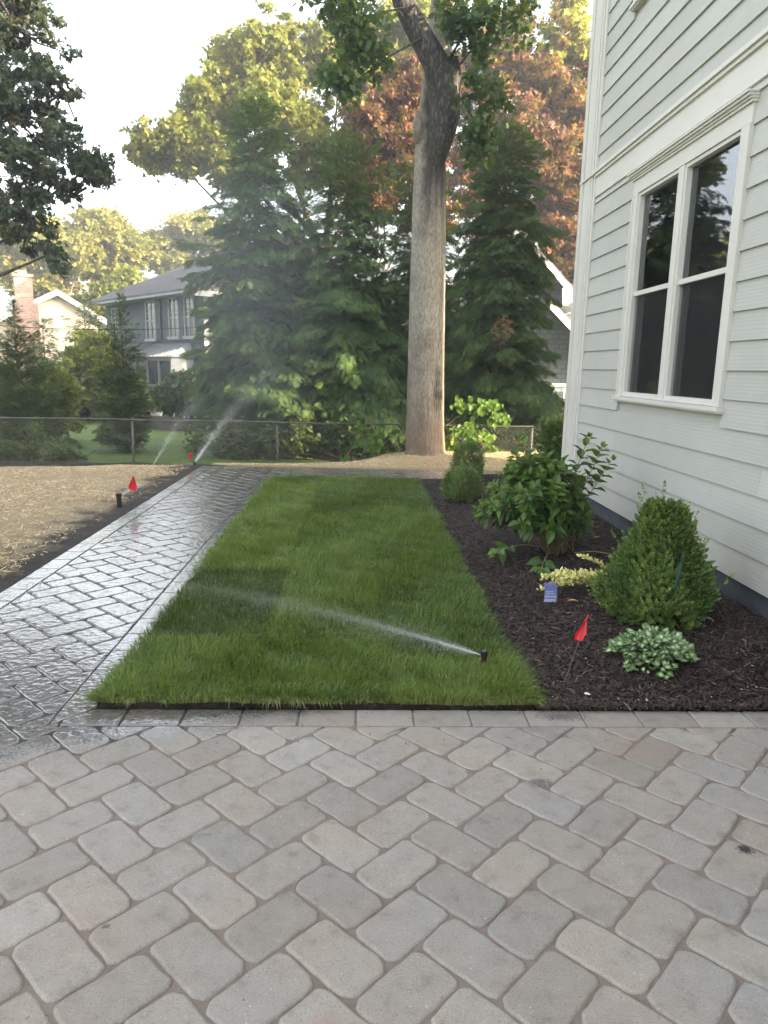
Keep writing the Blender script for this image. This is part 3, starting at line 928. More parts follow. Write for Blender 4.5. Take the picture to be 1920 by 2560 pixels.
def window(y0, y1, z0, z1, name="window", full=True):
    """y0..y1 outer casing, z0 sill top, z1 top of the head board"""
    wn_ = empty(name, (0, 0, 0)); wn_.parent = house
    cs = MB()
    cs.box(HX-.034, HX+.02, y0, y0+.118, z0, z1-.112); cs.box(HX-.034, HX+.02, y1-.105, y1, z0, z1-.112)
    cs.box(HX-.034, HX+.02, y0, y1, z1-.111, z1)
    cs.box(HX-.044, HX-.0345, y0, y0+.022, z0, z1-.112); cs.box(HX-.044, HX-.0345, y1-.022, y1, z0, z1-.112)
    cs.build("casing", M_TRIM, wn_)
    cp = MB()
    for k, (d, a, b) in enumerate(((.050, 0, .016), (.062, .0162, .030), (.078, .0302, .046), (.092, .0462, .058))):
        cp.box(HX-d, HX+.004, y0-.012-.006*k, y1+.012+.006*k, z1+a, z1+b)
    cp.build("head_cap", M_TRIM, wn_)
    sl_ = MB(); sl_.box(HX-.066, HX+.02, y0-.025, y1+.025, z0-.030, z0-.002); sl_.box(HX-.050, HX+.02, y0-.018, y1+.018, z0-.044, z0-.0302)
    sl_.build("sill", M_TRIM, wn_)
    a, b = y0+.118, y1-.105
    mc = (a+b)/2
    mz = WZ0+(2.161-WZ0)*(z1-z0)/(WZ1-WZ0) if full else (z0+z1)/2
    ml = MB(); ml.box(HX-.030, HX+.03, mc-.045, mc+.045, z0, z1-.112); ml.build("mullion", M_TRIM, wn_)
    zt = z1-.112
    for ya, yb in ((a, mc-.045), (mc+.045, b)):
        fr = MB(); t = .026
        fr.box(HX-.020, HX+.05, ya, ya+t, z0, zt); fr.box(HX-.020, HX+.05, yb-t, yb, z0, zt)
        fr.box(HX-.020, HX+.05, ya+t, yb-t, zt-t, zt); fr.box(HX-.020, HX+.05, ya+t, yb-t, z0, z0+.040)
        fr.box(HX-.024, HX-.0205, ya, yb, z0+.001, z0+.016)
        fr.box(HX-.006, HX+.05, ya+t, yb-t, mz-.018, mz+.018)
        fo = fr.build("sash_frame", M_TRIM, wn_)
        gl = MB()
        x = HX+.022
        gl.box(x, x+.004, ya+t, yb-t, mz+.018, zt-t)
        x = HX+.034
        gl.box(x, x+.004, ya+t, yb-t, z0+.040, mz-.018)
        gl.build("pane", M_GLASS, wn_)
        sc_ = MB(); sc_.add([(HX+.014, ya+t, z0+.04), (HX+.014, yb-t, z0+.04), (HX+.014, yb-t, mz-.018), (HX+.014, ya+t, mz-.018)], [(0, 3, 2, 1)])
        sc_.build("insect_screen", M_SCREEN, wn_)
        gr = MB(); x = HX+.055; ww = yb-ya-2*t
        for q in (1/3, 2/3):
            gr.box(x, x+.012, ya+t+ww*q-.007, ya+t+ww*q+.007, z0+.09, mz-.03); gr.box(x-.012, x-.002, ya+t+ww*q-.007, ya+t+ww*q+.007, mz+.02, zt-t)
        gr.box(x+.0125, x+.02, ya+t, yb-t, (z0+mz)/2-.007, (z0+mz)/2+.007); gr.box(x-.001, x+.005, ya+t, yb-t, (zt+mz)/2-.007, (zt+mz)/2+.007)
        gr.build("grille", M_MUNTIN, wn_)
        lo = MB(); lo.box(HX+.04, HX+.07, ya+t, ya+t+.035, z0+.03, mz-.02); lo.box(HX+.04, HX+.07, ya+t+.0352, yb-t, z0+.03, z0+.085)
        lo.build("lower_sash", M_SASH, wn_)
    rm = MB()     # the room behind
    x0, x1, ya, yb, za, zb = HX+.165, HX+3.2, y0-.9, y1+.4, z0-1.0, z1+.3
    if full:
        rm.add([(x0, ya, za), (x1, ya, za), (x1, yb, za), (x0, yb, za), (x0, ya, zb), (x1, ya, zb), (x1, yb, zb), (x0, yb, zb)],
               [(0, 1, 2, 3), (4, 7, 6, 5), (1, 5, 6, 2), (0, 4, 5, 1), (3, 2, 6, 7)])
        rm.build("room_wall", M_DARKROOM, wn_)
    return wn_
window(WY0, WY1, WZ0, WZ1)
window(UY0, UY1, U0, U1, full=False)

# tap on the wall
tap = empty("hose_tap", (HX-.02, 6.94, sz(.593)), "brass and chrome hose tap sticking out of the pale siding", "hose tap")
ty, tz = 6.94, sz(.593)
q = MB(); q.tube([(HX-.015, ty, tz), (HX-.10, ty, tz), (HX-.125, ty, tz-.012), (HX-.135, ty, tz-.075)], [.016, .016, .017, .015], 10); q.tube([(HX-.08, ty, tz), (HX-.08, ty, tz+.04)], [.013, .011], 8)
q.build("spout", M_CHROME, tap, smooth=True)
q = MB(); q.tube([(HX-.012, ty, tz), (HX-.024, ty, tz)], [.034, .034], 14); q.build("flange", M_CHROME, tap)
q = MB()
for k in range(6):
    a = k*math.pi/3; q.tube([(HX-.08, ty, tz+.045), (HX-.08+.03*math.cos(a), ty+.03*math.sin(a), tz+.047)], [.006, .008], 6)
q.build("handle", M_BRASS, tap, smooth=True)
q = MB(); q.tube([(HX-.085, ty+.02, tz+.01), (HX-.09, ty+.085, tz+.012)], [.012, .016], 10); q.build("side_outlet", M_BRASS, tap, smooth=True)

# white pipe at the corner
pp = empty("drain_pipe", (HX-.06, 8.02, .08), "short white drain pipe with a red sleeve at the house corner", "pipe")
q = MB(); q.tube([(HX-.09, 8.02, .05), (HX-.09, 8.02, .36), (HX-.07, 8.03, .44), (HX+.02, 8.05, .46)], [.042]*4, 14); q.build("pipe", M_PVC, pp, smooth=True)
q = MB(); q.tube([(HX-.09, 8.02, .30), (HX-.09, 8.02, .34)], [.052]*2, 14); q.build("collar", M_PVC, pp)
q = MB(); q.box(HX-.035, HX-.017, 7.955, 7.975, .07, .26); q.build("red_sleeve", M_RED, pp)

# ================================================================== TREES
LEAF = [(0, 0, 0), (.30, .45, .07), (0, 1, 0), (-.30, .45, .07)]
LEAFF = [(0, 1, 2, 3)]
OAKL = [(0, 0), (.10, .16), (.30, .18), (.16, .34), (.44, .50), (.18, .56), (.33, .80), (.10, .78), (0, 1.0), (-.10, .78), (-.33, .80), (-.18, .56), (-.44, .50), (-.16, .34), (-.30, .18), (-.10, .16)]
OAKV = [(x, y, .10*abs(x)-.12*y*y) for x, y in OAKL]
OAKF = [tuple(range(16))]
CLUMP = []           # small spray of three leaves for the far crowns
CLF = []
for k, (a, l) in enumerate(((0, 1.0), (52, .8), (-50, .85), (110, .6))):
    b = len(CLUMP)
    for x, y, z in LEAF:
        x, y = x*1.0*l, y*l
        CLUMP.append((x*math.cos(R(a))-y*math.sin(R(a)), x*math.sin(R(a))+y*math.cos(R(a)), z*l+.05*k-.1*y))
    CLF.append((b, b+1, b+2, b+3))

def crown_points(ells, n, sub, rs, flat=.65, pw=.75):
    """leaf positions gathered in small clumps spread through ellipsoids; returns P, clump centres"""
    vol = np.array([e[1][0]*e[1][1]*e[1][2] for e in ells])**pw
    w_ = vol/vol.sum()
    idx = rng.choice(len(ells), size=sub, p=w_)
    c = np.array([ells[i][0] for i in idx], float); r = np.array([ells[i][1] for i in idx], float)
    rad = rng.random(sub)**.42*(.85+.35*rng.random(sub))
    C = c+rdir(sub)*rad[:, None]*r
    k = rng.choice(sub, size=n)
    size = (.6+.8*rng.random(sub))*rs
    off = rng.normal(size=(n, 3))*np.array([.52, .52, .52*flat])
    P = C[k]+off*size[k][:, None]
    return P, C, idx, k

def tree(name, label, cat, base, fork_z, trunk_r, ells, n, sub, rs, leaf, mat, bark, tpl=None, group=None, lean=(0, 0), limbs=True, droop=.35, trunk_pts=None, twigs=0.7):
    root = empty(name, base, label, cat, group)
    P, C, idx, k = crown_points(ells, n, sub, rs)
    tv, tf = tpl if tpl else (LEAF, LEAFF)
    d = rdir(n)*np.array([1, 1, .6])+np.array([0, 0, -droop])
    nr = norm(rdir(n)*.9+np.array([0, 0, .8]))
    ctone = rng.random(len(C))
    tone = np.clip(.55*ctone[k]+.5*rng.random(n)-.02, 0, 1)
    scatter("crown", tv, tf, frames(d, nr), P, leaf*(.65+.7*rng.random(n)), mat, root, tone)
    tb = MB()
    b = np.array(base, float)
    fk = np.array([b[0]+lean[0], b[1]+lean[1], fork_z])
    pts = trunk_pts or [b-np.array([0, 0, .3]), b+np.array([lean[0]*.25, lean[1]*.25, (fork_z-b[2])*.35]), b+np.array([lean[0]*.7, lean[1]*.7, (fork_z-b[2])*.75]), fk]
    tb.tube(pts, np.linspace(trunk_r*1.15, trunk_r*.75, len(pts)), 10, wob=.05)
    for e in ells:
        c = np.array(e[0], float)
        mid = fk*.5+c*.5+rng.normal(size=3)*.25-np.array([0, 0, .15*np.linalg.norm(c-fk)])
        r0 = trunk_r*.38
        tb.tube([fk, fk*.7+mid*.3, mid, c*.9+mid*.1, c], [r0*1.1, r0*.7, r0*.4, r0*.15, r0*.08], 6, wob=.06)
    for j in range(int(len(C)*twigs)):
        c = C[j]; s_ = np.array(ells[idx[j]][0], float)
        mid = s_*.45+c*.55+rng.normal(size=3)*.12
        s2 = s_+rng.normal(size=3)*.15
        tb.tube([s2, mid, c], [trunk_r*.10, trunk_r*.06, .006], 4, cap=False)
    tb.build("trunk", bark, root, smooth=True)
    return root

# --- the big oak by the path
oak = empty("oak_tree", (1.21, 12.7, 0), "tall oak with one thick bare grey trunk rising from the straw", "tree")
def oak_trunk():
    path_ = [(1.215, -.5, .37), (1.215, -.06, .385), (1.213, .10, .350), (1.20, .4, .330), (1.175, 1.5, .312), (1.148, 3.0, .295), (1.13, 4.3, .272), (1.13, 5.2, .245), (1.17, 5.9, .22), (1.23, 6.6, .205), (1.29, 7.4, .195), (1.36, 8.6, .19), (1.5, 10.2, .14), (1.5, 12.0, .08)]
    nseg, nr_ = 420, 176
    zs = np.array([p[1] for p in path_]); xs_ = np.array([p[0] for p in path_]); rs_ = np.array([p[2] for p in path_])
    zz = np.linspace(zs[0], zs[-1], nseg)
    xx = np.interp(zz, zs, xs_); rr = np.interp(zz, zs, rs_)
    yy = 12.7+.10*SS(5.2, 9, zz)*4
    A, Z = np.meshgrid(np.linspace(0, 2*math.pi, nr_, endpoint=False), zz)
    Rr = np.repeat(rr[:, None], nr_, 1)
    # shallow plates, old scars and a rough patch on the right front
    Rr = Rr*(1+.02*np.sin(3*A+.4*Z)+.012*np.sin(7*A-1.1*Z))
    Rr += .0035*np.sin(A*31+3*np.sin(Z*3.1)+2*np.sin(Z*7.3+A*3))*np.sin(Z*13+2*np.sin(A*5))
    grv = np.sin(A*40+2.0*np.sin(Z*8)+Z*2)+.6*np.sin(Z*26+4*np.sin(A*13))
    patch = 1.5*np.exp(-((A-5.35)/.28)**2-((Z-1.12)/.33)**2)+.7*np.exp(-((A-5.5)/.16)**2-((Z-2.3)/.55)**2)+.5*np.exp(-((A-5.6)/.12)**2-((Z-3.3)/.5)**2)
    Rr += np.clip(patch, 0, 1)*.016*grv
    V = np.stack([xx[:, None]+Rr*np.cos(A), yy[:, None]+Rr*np.sin(A), Z], -1).reshape(-1, 3)
    i = np.arange(nseg-1)[:, None]*nr_; j = np.arange(nr_)[None]; j2 = (j+1) % nr_
    l = np.stack([i+j, i+j2, i+nr_+j2, i+nr_+j], -1).reshape(-1)
    return mesh_obj("trunk", V, None, M_BARK, oak, attrs={'groove': (np.clip(patch, 0, 1)*np.clip(.35-grv*.9, 0, 1)).ravel()}, sizes=np.full((nseg-1)*nr_, 4), loops=l, smooth=True)
oak_trunk()
lm = MB()
lpts = [(1.19, 12.62, 4.35), (1.205, 12.56, 4.62), (1.24, 12.48, 4.9), (1.28, 12.40, 5.18), (1.32, 12.32, 5.5), (1.245, 12.28, 5.82), (1.13, 12.26, 6.12), (.90, 12.24, 6.47), (.65, 12.22, 6.87), (.45, 12.2, 7.3), (.2, 12.1, 7.9), (-.3, 12, 8.7), (-1, 11.9, 9.7)]
lm.tube(lpts, [.04, .10, .16, .22, .245, .245, .205, .178, .162, .15, .14, .12, .08], 30, wob=.04)
lm.tube([(1.30, 12.3, 5.75), (1.38, 12.25, 6.05), (1.37, 12.22, 6.22)], [.2, .15, .09], 16, wob=.08)
lm.build("lower_limb", M_BARKD, oak, smooth=True)
kn = MB(); kn.tube([(.95, 12.62, 5.1), (.90, 12.50, 5.35), (.88, 12.45, 5.5)], [.10, .085, .03], 12, wob=.08); kn.build("branch_stub", M_BARK, oak, smooth=True)
tw = MB()
cl = []
twigs = [((.95, 12.1, 6.45), (.45, 11.9, 6.1), (-.05, 11.8, 5.72), (-.35, 11.7, 5.45)), ((.75, 12, 6.8), (.2, 11.8, 6.6), (-.3, 11.7, 6.25), (-.55, 11.6, 6.0)),
         ((1.45, 12.2, 5.6), (1.65, 12, 5.62), (1.9, 11.9, 5.5), (2.05, 11.8, 5.3)), ((1.35, 12.2, 5.9), (1.6, 12.0, 6.2), (1.9, 11.9, 6.35), (2.2, 11.8, 6.3)),
         ((1.3, 12.1, 6.1), (1.5, 11.9, 6.4), (1.7, 11.8, 6.55), (1.85, 11.7, 6.5)), ((1.5, 12.2, 5.7), (1.8, 12.1, 5.2), (1.95, 12, 4.85), (2.0, 12, 4.6)),
         ((.4, 11.9, 7.6), (-.1, 11.7, 7.3), (-.6, 11.6, 6.9), (-.8, 11.5, 6.6)), ((1.5, 12.5, 7.2), (1.9, 12.3, 7.1), (2.3, 12.1, 6.9), (2.6, 12, 6.7))]
for t_ in twigs:
    tw.tube(t_, [.022, .016, .010, .004], 5)
tw.build("twig", M_BARKD, oak, smooth=True)
ells = [((-.35, 11.8, 6.75), (.45, .5, .35)), ((-.05, 11.8, 6.25), (.38, .5, .30)), ((.18, 11.8, 5.95), (.22, .3, .22)), ((-.3, 11.8, 5.75), (.3, .4, .25)),
        ((1.62, 11.9, 6.45), (.42, .5, .38)), ((1.85, 11.9, 5.6), (.34, .5, .5)), ((1.8, 12, 5.0), (.25, .4, .32)), ((2.25, 11.9, 6.6), (.35, .5, .3)), ((1.55, 12.0, 6.9), (.5, .5, .3)),
        ((.3, 11.5, 7.9), (1.2, 1.4, .6)), ((-1.2, 11.5, 9.2), (1.5, 1.6, .9)), ((2.4, 12.5, 8.6), (1.4, 1.6, .9)), ((1.2, 13, 10.8), (2.2, 2.2, 1.2))]
P, C_, idx, k = crown_points(ells, 9000, 330, .20, pw=.35)
d = rdir(9000)+np.array([0, 0, -.55]); nr = norm(rdir(9000)*.8+np.array([0, -.3, .7]))
scatter("crown", OAKV, OAKF, frames(d, nr), P, .12*(.7+.6*rng.random(9000)), L_NEAROAK, oak, np.clip(rng.random(len(C_))[k]*.6+.4*rng.random(9000)-.05, 0, 1))

# --- tall trees behind
E_ = lambda *a: a
tree("oak_tree", "broad sunlit oak with yellow green leaves behind the conifers", "tree", (-1.3, 28, -.7), 5.5, .38,
     [((-6.9, 28, 8.9), (1.5, 1.3, .8)), ((-5.2, 28, 10.5), (1.5, 1.5, 1.0)), ((-5.6, 27.5, 9.0), (1.3, 1.3, .9)), ((-4.6, 28.3, 12.0), (.8, 1.2, .8)), ((-3.0, 28, 12.2), (1.5, 1.6, 1.2)), ((-2.9, 27.5, 10.2), (1.9, 1.8, 1.1)),
      ((-.8, 28.4, 12.4), (1.4, 1.6, 1.1)), ((.4, 28, 10.8), (1.3, 1.5, 1.2)), ((-1.2, 27.5, 8.6), (1.8, 1.6, .9)), ((-4.2, 27.8, 8.3), (1.3, 1.4, .8)), ((1.6, 28.5, 13.2), (1.6, 1.4, 1.2))],
     78000, 1300, .27, .128, L_OAKB, M_BARK2, (CLUMP, CLF), trunk_pts=[(-1.3, 28, -1), (-1.5, 28, 2.5), (-1.2, 28, 4.5), (-1.3, 28, 5.5)])
def far_(ells, k): return [(tuple((np.array(c)-[0, 0, 1.5])*k+[0, 0, 1.5]), tuple(np.array(r)*k)) for c, r in ells]
tree("copper_maple", "dark red copper leaved tree rising beside the house corner", "tree", (10.9, 30.5, -1.0), 7.5, .22,
     far_([((4.8, 24, 10.9), (1.3, 1.3, 1.1)), ((3.6, 24, 9.9), (1.0, 1.2, 1.3)), ((6.2, 24, 9.8), (1.3, 1.3, 1.1)), ((5.1, 23.5, 8.2), (1.8, 1.6, 1.2)), ((3.6, 24, 7.6), (1.1, 1.3, 1.3)), ((7.0, 24, 7.6), (1.4, 1.5, 1.3)),
      ((6.7, 24, 5.2), (1.3, 1.4, 1.1)), ((8.6, 24.3, 9.0), (1.4, 1.6, 1.5)), ((4.6, 24.2, 6.0), (1.3, 1.3, 1.0)), ((8.3, 24, 5.8), (1.4, 1.4, 1.2)), ((6.0, 24.3, 6.6), (1.2, 1.3, 1.0)), ((7.6, 24.3, 4.2), (1.2, 1.3, 1.0))], 1.25),
     90000, 1500, .31, .125, L_MAPLE, M_BARK2, (CLUMP, CLF), lean=(-1.6, 0))
tree("copper_maple", "second copper leaved tree showing left of the bare oak trunk", "tree", (.4, 24.6, -.6), 3.6, .2,
     [((.5, 24.6, 8.8), (1.0, 1.0, 1.2)), ((1.4, 24.6, 10.0), (.9, 1.0, 1.0)), ((.3, 24.6, 7.0), (.9, 1.0, 1.0)), ((1.7, 24.6, 8.0), (1.0, 1.0, 1.2)), ((2.2, 24.6, 6.3), (.9, 1.0, .8))],
     34000, 520, .25, .10, L_MAPLE, M_BARK2, (CLUMP, CLF))
tree("yellow_tree", "bright yellow green tree top against the sky beside the roof edge", "tree", (7.8, 30, -.8), 9.5, .25,
     [((7.6, 30, 13.9), (.8, .9, 1.0)), ((8.5, 30, 13.0), (.8, .9, .8)), ((7.0, 30, 12.6), (.8, .9, .7)), ((9.2, 30.2, 12.2), (1.0, 1, 1.2)), ((7.7, 30, 15.2), (.5, .6, .4))], 8000, 170, .27, .17, L_YEL, M_BARK2, (CLUMP, CLF))
tree("dark_maple", "dark leaved maple overhanging from the left edge of the garden", "tree", (-8.6, 13.2, -.3), 3.2, .24,
     [((-5.15, 12, 6.35), (.65, .8, .55)), ((-4.65, 12, 5.55), (.50, .6, .40)), ((-5.3, 12, 5.2), (.6, .8, .6)), ((-4.5, 12, 4.75), (.50, .6, .28)), ((-4.12, 12, 4.42), (.32, .5, .20)), ((-5.0, 12, 4.3), (.55, .7, .5)), ((-4.45, 12, 4.15), (.22, .4, .25)),
      ((-5.15, 12, 3.55), (.42, .6, .45)), ((-4.78, 12, 3.15), (.22, .4, .35)), ((-5.4, 12.4, 6.9), (.6, .8, .4)), ((-7.4, 13, 6.5), (1.6, 1.6, 1.4)), ((-7.2, 13, 4.4), (1.5, 1.5, 1.2)), ((-9.8, 13.4, 5.6), (1.8, 1.8, 1.8)), ((-8.5, 12.5, 8.3), (2, 1.8, 1.2))],
     52000, 1300, .13, .075, L_DARKM, M_BARKD, (CLUMP, CLF), lean=(.8, -.2), droop=.6)
ft = "trees far behind the houses"
tree("far_tree", "warm yellow green tree above the chimney of the cream house", "tree", (-20, 50, -1), 4.5, .35,
     [((-20.5, 50, 9), (2.6, 2, 1.6)), ((-23, 50, 8), (2.4, 2, 1.6)), ((-18, 50, 8.2), (1.8, 1.8, 1.3)), ((-21, 50, 6.4), (2.6, 2, 1.0)), ((-24.5, 50, 9.8), (2, 2, 1.2))], 24000, 420, .48, .21, L_FAR, M_BARK2, (CLUMP, CLF), group=ft)
tree("far_tree", "tall rounded far tree right of the cream house chimney", "tree", (-16.8, 52, -1), 4.0, .32,
     [((-17.3, 52, 10.4), (1.7, 1.8, 1.3)), ((-15.8, 52, 9.0), (1.9, 1.8, 1.2)), ((-18.4, 52, 8.8), (1.6, 1.8, 1.2)), ((-16.6, 52, 7.2), (2.0, 1.8, .9))], 23000, 380, .48, .21, L_FAR, M_BARK2, (CLUMP, CLF), group=ft)
tree("far_tree", "spreading far tree above the grey roof with open limbs", "tree", (-12.4, 54, -1), 4.0, .34,
     [((-14.0, 54, 9.4), (1.8, 1.8, 1.2)), ((-11.6, 54, 10.6), (2.2, 1.8, 1.2)), ((-9.6, 54, 9.8), (1.7, 1.8, 1.3)), ((-12.4, 54, 8.0), (2.2, 1.8, 1.0)), ((-9.5, 54, 7.6), (2, 1.8, 1))], 26000, 420, .48, .21, L_FAR, M_BARK2, (CLUMP, CLF), group=ft)
tree("far_tree", "darker bushy far tree low behind the gap between the houses", "tree", (-14.2, 46, -1), 2.5, .22,
     [((-14.2, 46, 5.4), (1.6, 1.3, 1.5)), ((-15.8, 46, 4.6), (1.4, 1.2, 1.2)), ((-13, 46, 3.6), (1.3, 1.2, 1.2))], 17000, 240, .45, .19, L_OAKB, M_BARK2, (CLUMP, CLF), group=ft)
# unseen trees added beside the house to keep low sun off the yard
sh = "unseen trees added to shade the yard"
tree("added_shade_tree", "broad dense tree added out of view behind the house to shade the evergreens", "tree", (8.8, 12.6, -.3), 3.2, .3,
     [((8.8, 12.6, 6.5), (2.6, 2.6, 2.6)), ((8.2, 13.4, 3.6), (2.2, 2.2, 2.0)), ((9.4, 11.8, 9.6), (2.2, 2.2, 1.8)), ((8.6, 15, 4.5), (1.8, 1.8, 2.4))], 26000, 260, .7, .34, L_NEAROAK, M_BARK2, (CLUMP, CLF), group=sh)
tree("added_shade_tree", "taller unseen tree added further from the house corner to shade the evergreens", "tree", (11.5, 15.5, -.3), 3.6, .32,
     [((11.5, 15.5, 7.0), (2.8, 2.8, 2.8)), ((11.2, 15.0, 3.8), (2.4, 2.4, 2.2)), ((11.8, 15.8, 10.2), (2.2, 2.2, 1.8)), ((12.5, 12.2, 7.5), (2.2, 2.2, 3.2))], 26000, 260, .75, .36, L_NEAROAK, M_BARK2, (CLUMP, CLF), group=sh)
# trees left of the frame, seen in the window glass
tree("side_tree", "tall green tree left of the yard opposite the house window", "tree", (-16, 15, -.3), 3.5, .3,
     [((-16, 15, 8), (3, 3, 3)), ((-15, 18.5, 5), (2.6, 2.6, 2.6)), ((-16.5, 12.5, 4.5), (2.4, 2.4, 2.4))], 14000, 190, .75, .34, L_OAKB, M_BARK2, (CLUMP, CLF))

# --- conifers
SPV, SPF = [], []
def finger(x0, y0, ang, L, w_, z0, dz):
    a = R(ang); dx, dy = math.sin(a), math.cos(a); b = len(SPV)
    SPV.extend([(x0-dy*w_*.4, y0+dx*w_*.4, z0), (x0+dx*L*.5+dy*w_*.5, y0+dy*L*.5-dx*w_*.5, z0+dz*.3), (x0+dx*L, y0+dy*L, z0+dz), (x0+dx*L*.5-dy*w_*.5, y0+dy*L*.5+dx*w_*.5, z0+dz*.3)])
    SPF.append((b, b+1, b+2, b+3))
finger(0, 0, 0, .62, .07, 0, -.03); finger(0, .50, 0, .5, .075, -.07, -.16)
for k in range(4):
    y = .08+.19*k; l = (.40, .46, .38, .26)[k]
    for sgn in (-1, 1): finger(0, y+.05*(sgn > 0), sgn*(42-2*k), l, .085, -.02-.035*k, -.12-.02*k)

def conifer(name, label, cat, loc, h, Rad, nb, mat, prof=None, up=.30, dr=.50, spr=.20, group=None, dens=150, trunk_r=.09, sway=.1, top=.86):
    """layered branches, each a drooping plate of small feathery sprays"""
    root = empty(name, loc, label, cat, group)
    L0 = np.array(loc, float)
    prof = prof or (lambda t: np.minimum(1, .80+1.1*t)*np.maximum(0, 1-t)**.50+.02)
    ph = rng.random()*9
    i = np.arange(nb)
    t = ((i+rng.random(nb))/nb)**1.12*.985
    z = h*t
    az = i*2.399963+rng.random(nb)*.8
    bul = 1+.16*np.sin(az*2+ph+z*1.3)+.12*np.sin(az*3-z*2.3+ph)
    L = Rad*prof(t)*bul*rng.uniform(.62, 1.16, nb)
    upk = up*rng.uniform(.2, 1.7, nb)+.9*SS(.72, 1, t); drk = dr*rng.uniform(.5, 1.4, nb)*(1-.5*SS(.7, 1, t))
    dh = np.stack([np.cos(az), np.sin(az), 0*az], -1); sd = np.stack([-dh[:, 1], dh[:, 0], 0*az], -1)
    cx = L0+np.stack([sway*np.sin(z*.9+ph)*.3, sway*np.cos(z*.8)*.3, z], -1)
    cnt = np.maximum(4, (dens*(L/Rad)**1.35*(1-.35*SS(top, 1, t))).astype(int))
    b = np.repeat(i, cnt); n = len(b)
    s = .10+.92*rng.random(n)**.75
    lat = rng.uniform(-1, 1, n)
    wl = .40*L[b]*np.sin(np.pi*np.clip(s*.80+.16, 0, 1))*(.6+.5*rng.random(n))
    P = cx[b]+dh[b]*(L[b]*s)[:, None]+sd[b]*(lat*wl)[:, None]
    P[:, 2] += L[b]*(upk[b]*s-drk[b]*s*s)-.45*np.abs(lat)*wl-.03*rng.random(n)
    P += rng.normal(size=(n, 3))*.022
    D = dh[b]*(.55+.35*s)[:, None]+sd[b]*(lat*.85)[:, None]+np.array([0, 0, 1.])*(upk[b]-2*drk[b]*s*.85-.22*np.abs(lat))[:, None]+rng.normal(size=(n, 3))*.20
    NR = np.array([0, 0, 1.])+sd[b]*(lat*.45)[:, None]+dh[b]*.25+rng.normal(size=(n, 3))*.25
    S = spr*rng.uniform(.65, 1.3, n)*(1-.35*t[b])
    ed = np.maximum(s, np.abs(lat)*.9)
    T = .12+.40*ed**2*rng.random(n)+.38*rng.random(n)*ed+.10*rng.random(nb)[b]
    zl = h*(.95+.06*rng.random(8))
    P = np.concatenate([P, cx[-1]*0+L0+np.stack([0*zl, 0*zl, zl], -1)]); D = np.concatenate([D, np.stack([rng.normal(size=8)*.3, rng.normal(size=8)*.3, np.ones(8)], -1)])
    NR = np.concatenate([NR, rdir(8)]); S = np.concatenate([S, np.full(8, spr*.6)]); T = np.concatenate([T, np.full(8, .6)])
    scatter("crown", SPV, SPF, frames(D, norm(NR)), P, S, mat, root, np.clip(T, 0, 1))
    tr = MB()
    tr.tube([L0+np.array([0, 0, -.3]), L0+np.array([0, 0, h*.4]), L0+np.array([0, 0, h*.8]), L0+np.array([0, 0, h])], [trunk_r, trunk_r*.7, trunk_r*.28, .008], 8)
    for k in range(0, nb, 2):
        if L[k] > .25: tr.tube([cx[k]+dh[k]*L[k]*q_+np.array([0, 0, L[k]*(upk[k]*q_-drk[k]*q_*q_)]) for q_ in (0, .4, .8)], [.010+.006*L[k], .006, .003], 4, cap=False)
    tr.build("trunk", M_BARK2, root, smooth=True)
    return root
cg = "big evergreens behind the chain link fence"
def gg(x, y): return float(gz(x, y))
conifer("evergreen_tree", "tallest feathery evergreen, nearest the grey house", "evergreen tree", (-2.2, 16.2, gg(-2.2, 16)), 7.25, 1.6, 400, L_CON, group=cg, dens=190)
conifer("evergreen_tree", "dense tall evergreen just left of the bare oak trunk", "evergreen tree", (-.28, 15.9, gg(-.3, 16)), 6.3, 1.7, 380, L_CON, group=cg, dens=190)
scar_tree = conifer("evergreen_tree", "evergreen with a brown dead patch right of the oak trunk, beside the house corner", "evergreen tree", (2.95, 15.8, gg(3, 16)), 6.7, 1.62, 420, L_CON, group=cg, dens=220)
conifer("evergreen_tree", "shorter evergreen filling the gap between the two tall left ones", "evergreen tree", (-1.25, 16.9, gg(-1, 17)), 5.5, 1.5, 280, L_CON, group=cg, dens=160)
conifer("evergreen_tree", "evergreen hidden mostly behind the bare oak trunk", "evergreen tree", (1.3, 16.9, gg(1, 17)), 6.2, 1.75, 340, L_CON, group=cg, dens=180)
colp = lambda t: np.minimum(1, .80+1.6*t)*np.maximum(0, 1-t)**.62*(1-.55*SS(.62, .85, t))+.02
ag = "columnar arborvitae behind the fence"
conifer("arborvitae", "wide dark arborvitae at the left edge behind the fence", "arborvitae", (-7.0, 15.4, gg(-7, 15.4)), 3.0, .80, 240, L_CON2, prof=colp, spr=.14, dens=70, up=.8, dr=.3, trunk_r=.05, group=ag)
conifer("arborvitae", "narrow pointed arborvitae in front of the grey house", "arborvitae", (-4.8, 15.2, gg(-4.8, 15.2)), 3.2, .60, 240, L_CON2, prof=colp, spr=.13, dens=62, up=.8, dr=.3, trunk_r=.05, group=ag)
hg = "evergreen hedge in the far garden"
h0 = conifer("hedge_evergreen", "small hedge evergreen nearest the cream house gable", "evergreen shrub", (-11.5, 27.5, -.6), 3.5, 1.2, 130, L_CON2, spr=.24, dens=60, group=hg, trunk_r=.05)
for (x, y, s_, l_) in ((-13.6, 28, 1.0, "second hedge evergreen from the left edge of the far garden"), (-15.6, 28.5, .9, "hedge evergreen closest to the left edge of the far garden"),
                       (-9.7, 28.2, 1.12, "hedge evergreen against the left corner of the grey house"), (-10.6, 29.2, 1.22, "tall pointed hedge evergreen behind the rhododendron")):
    copy_tree(h0, (x, y, -.65), random.random()*6, s_, l_)

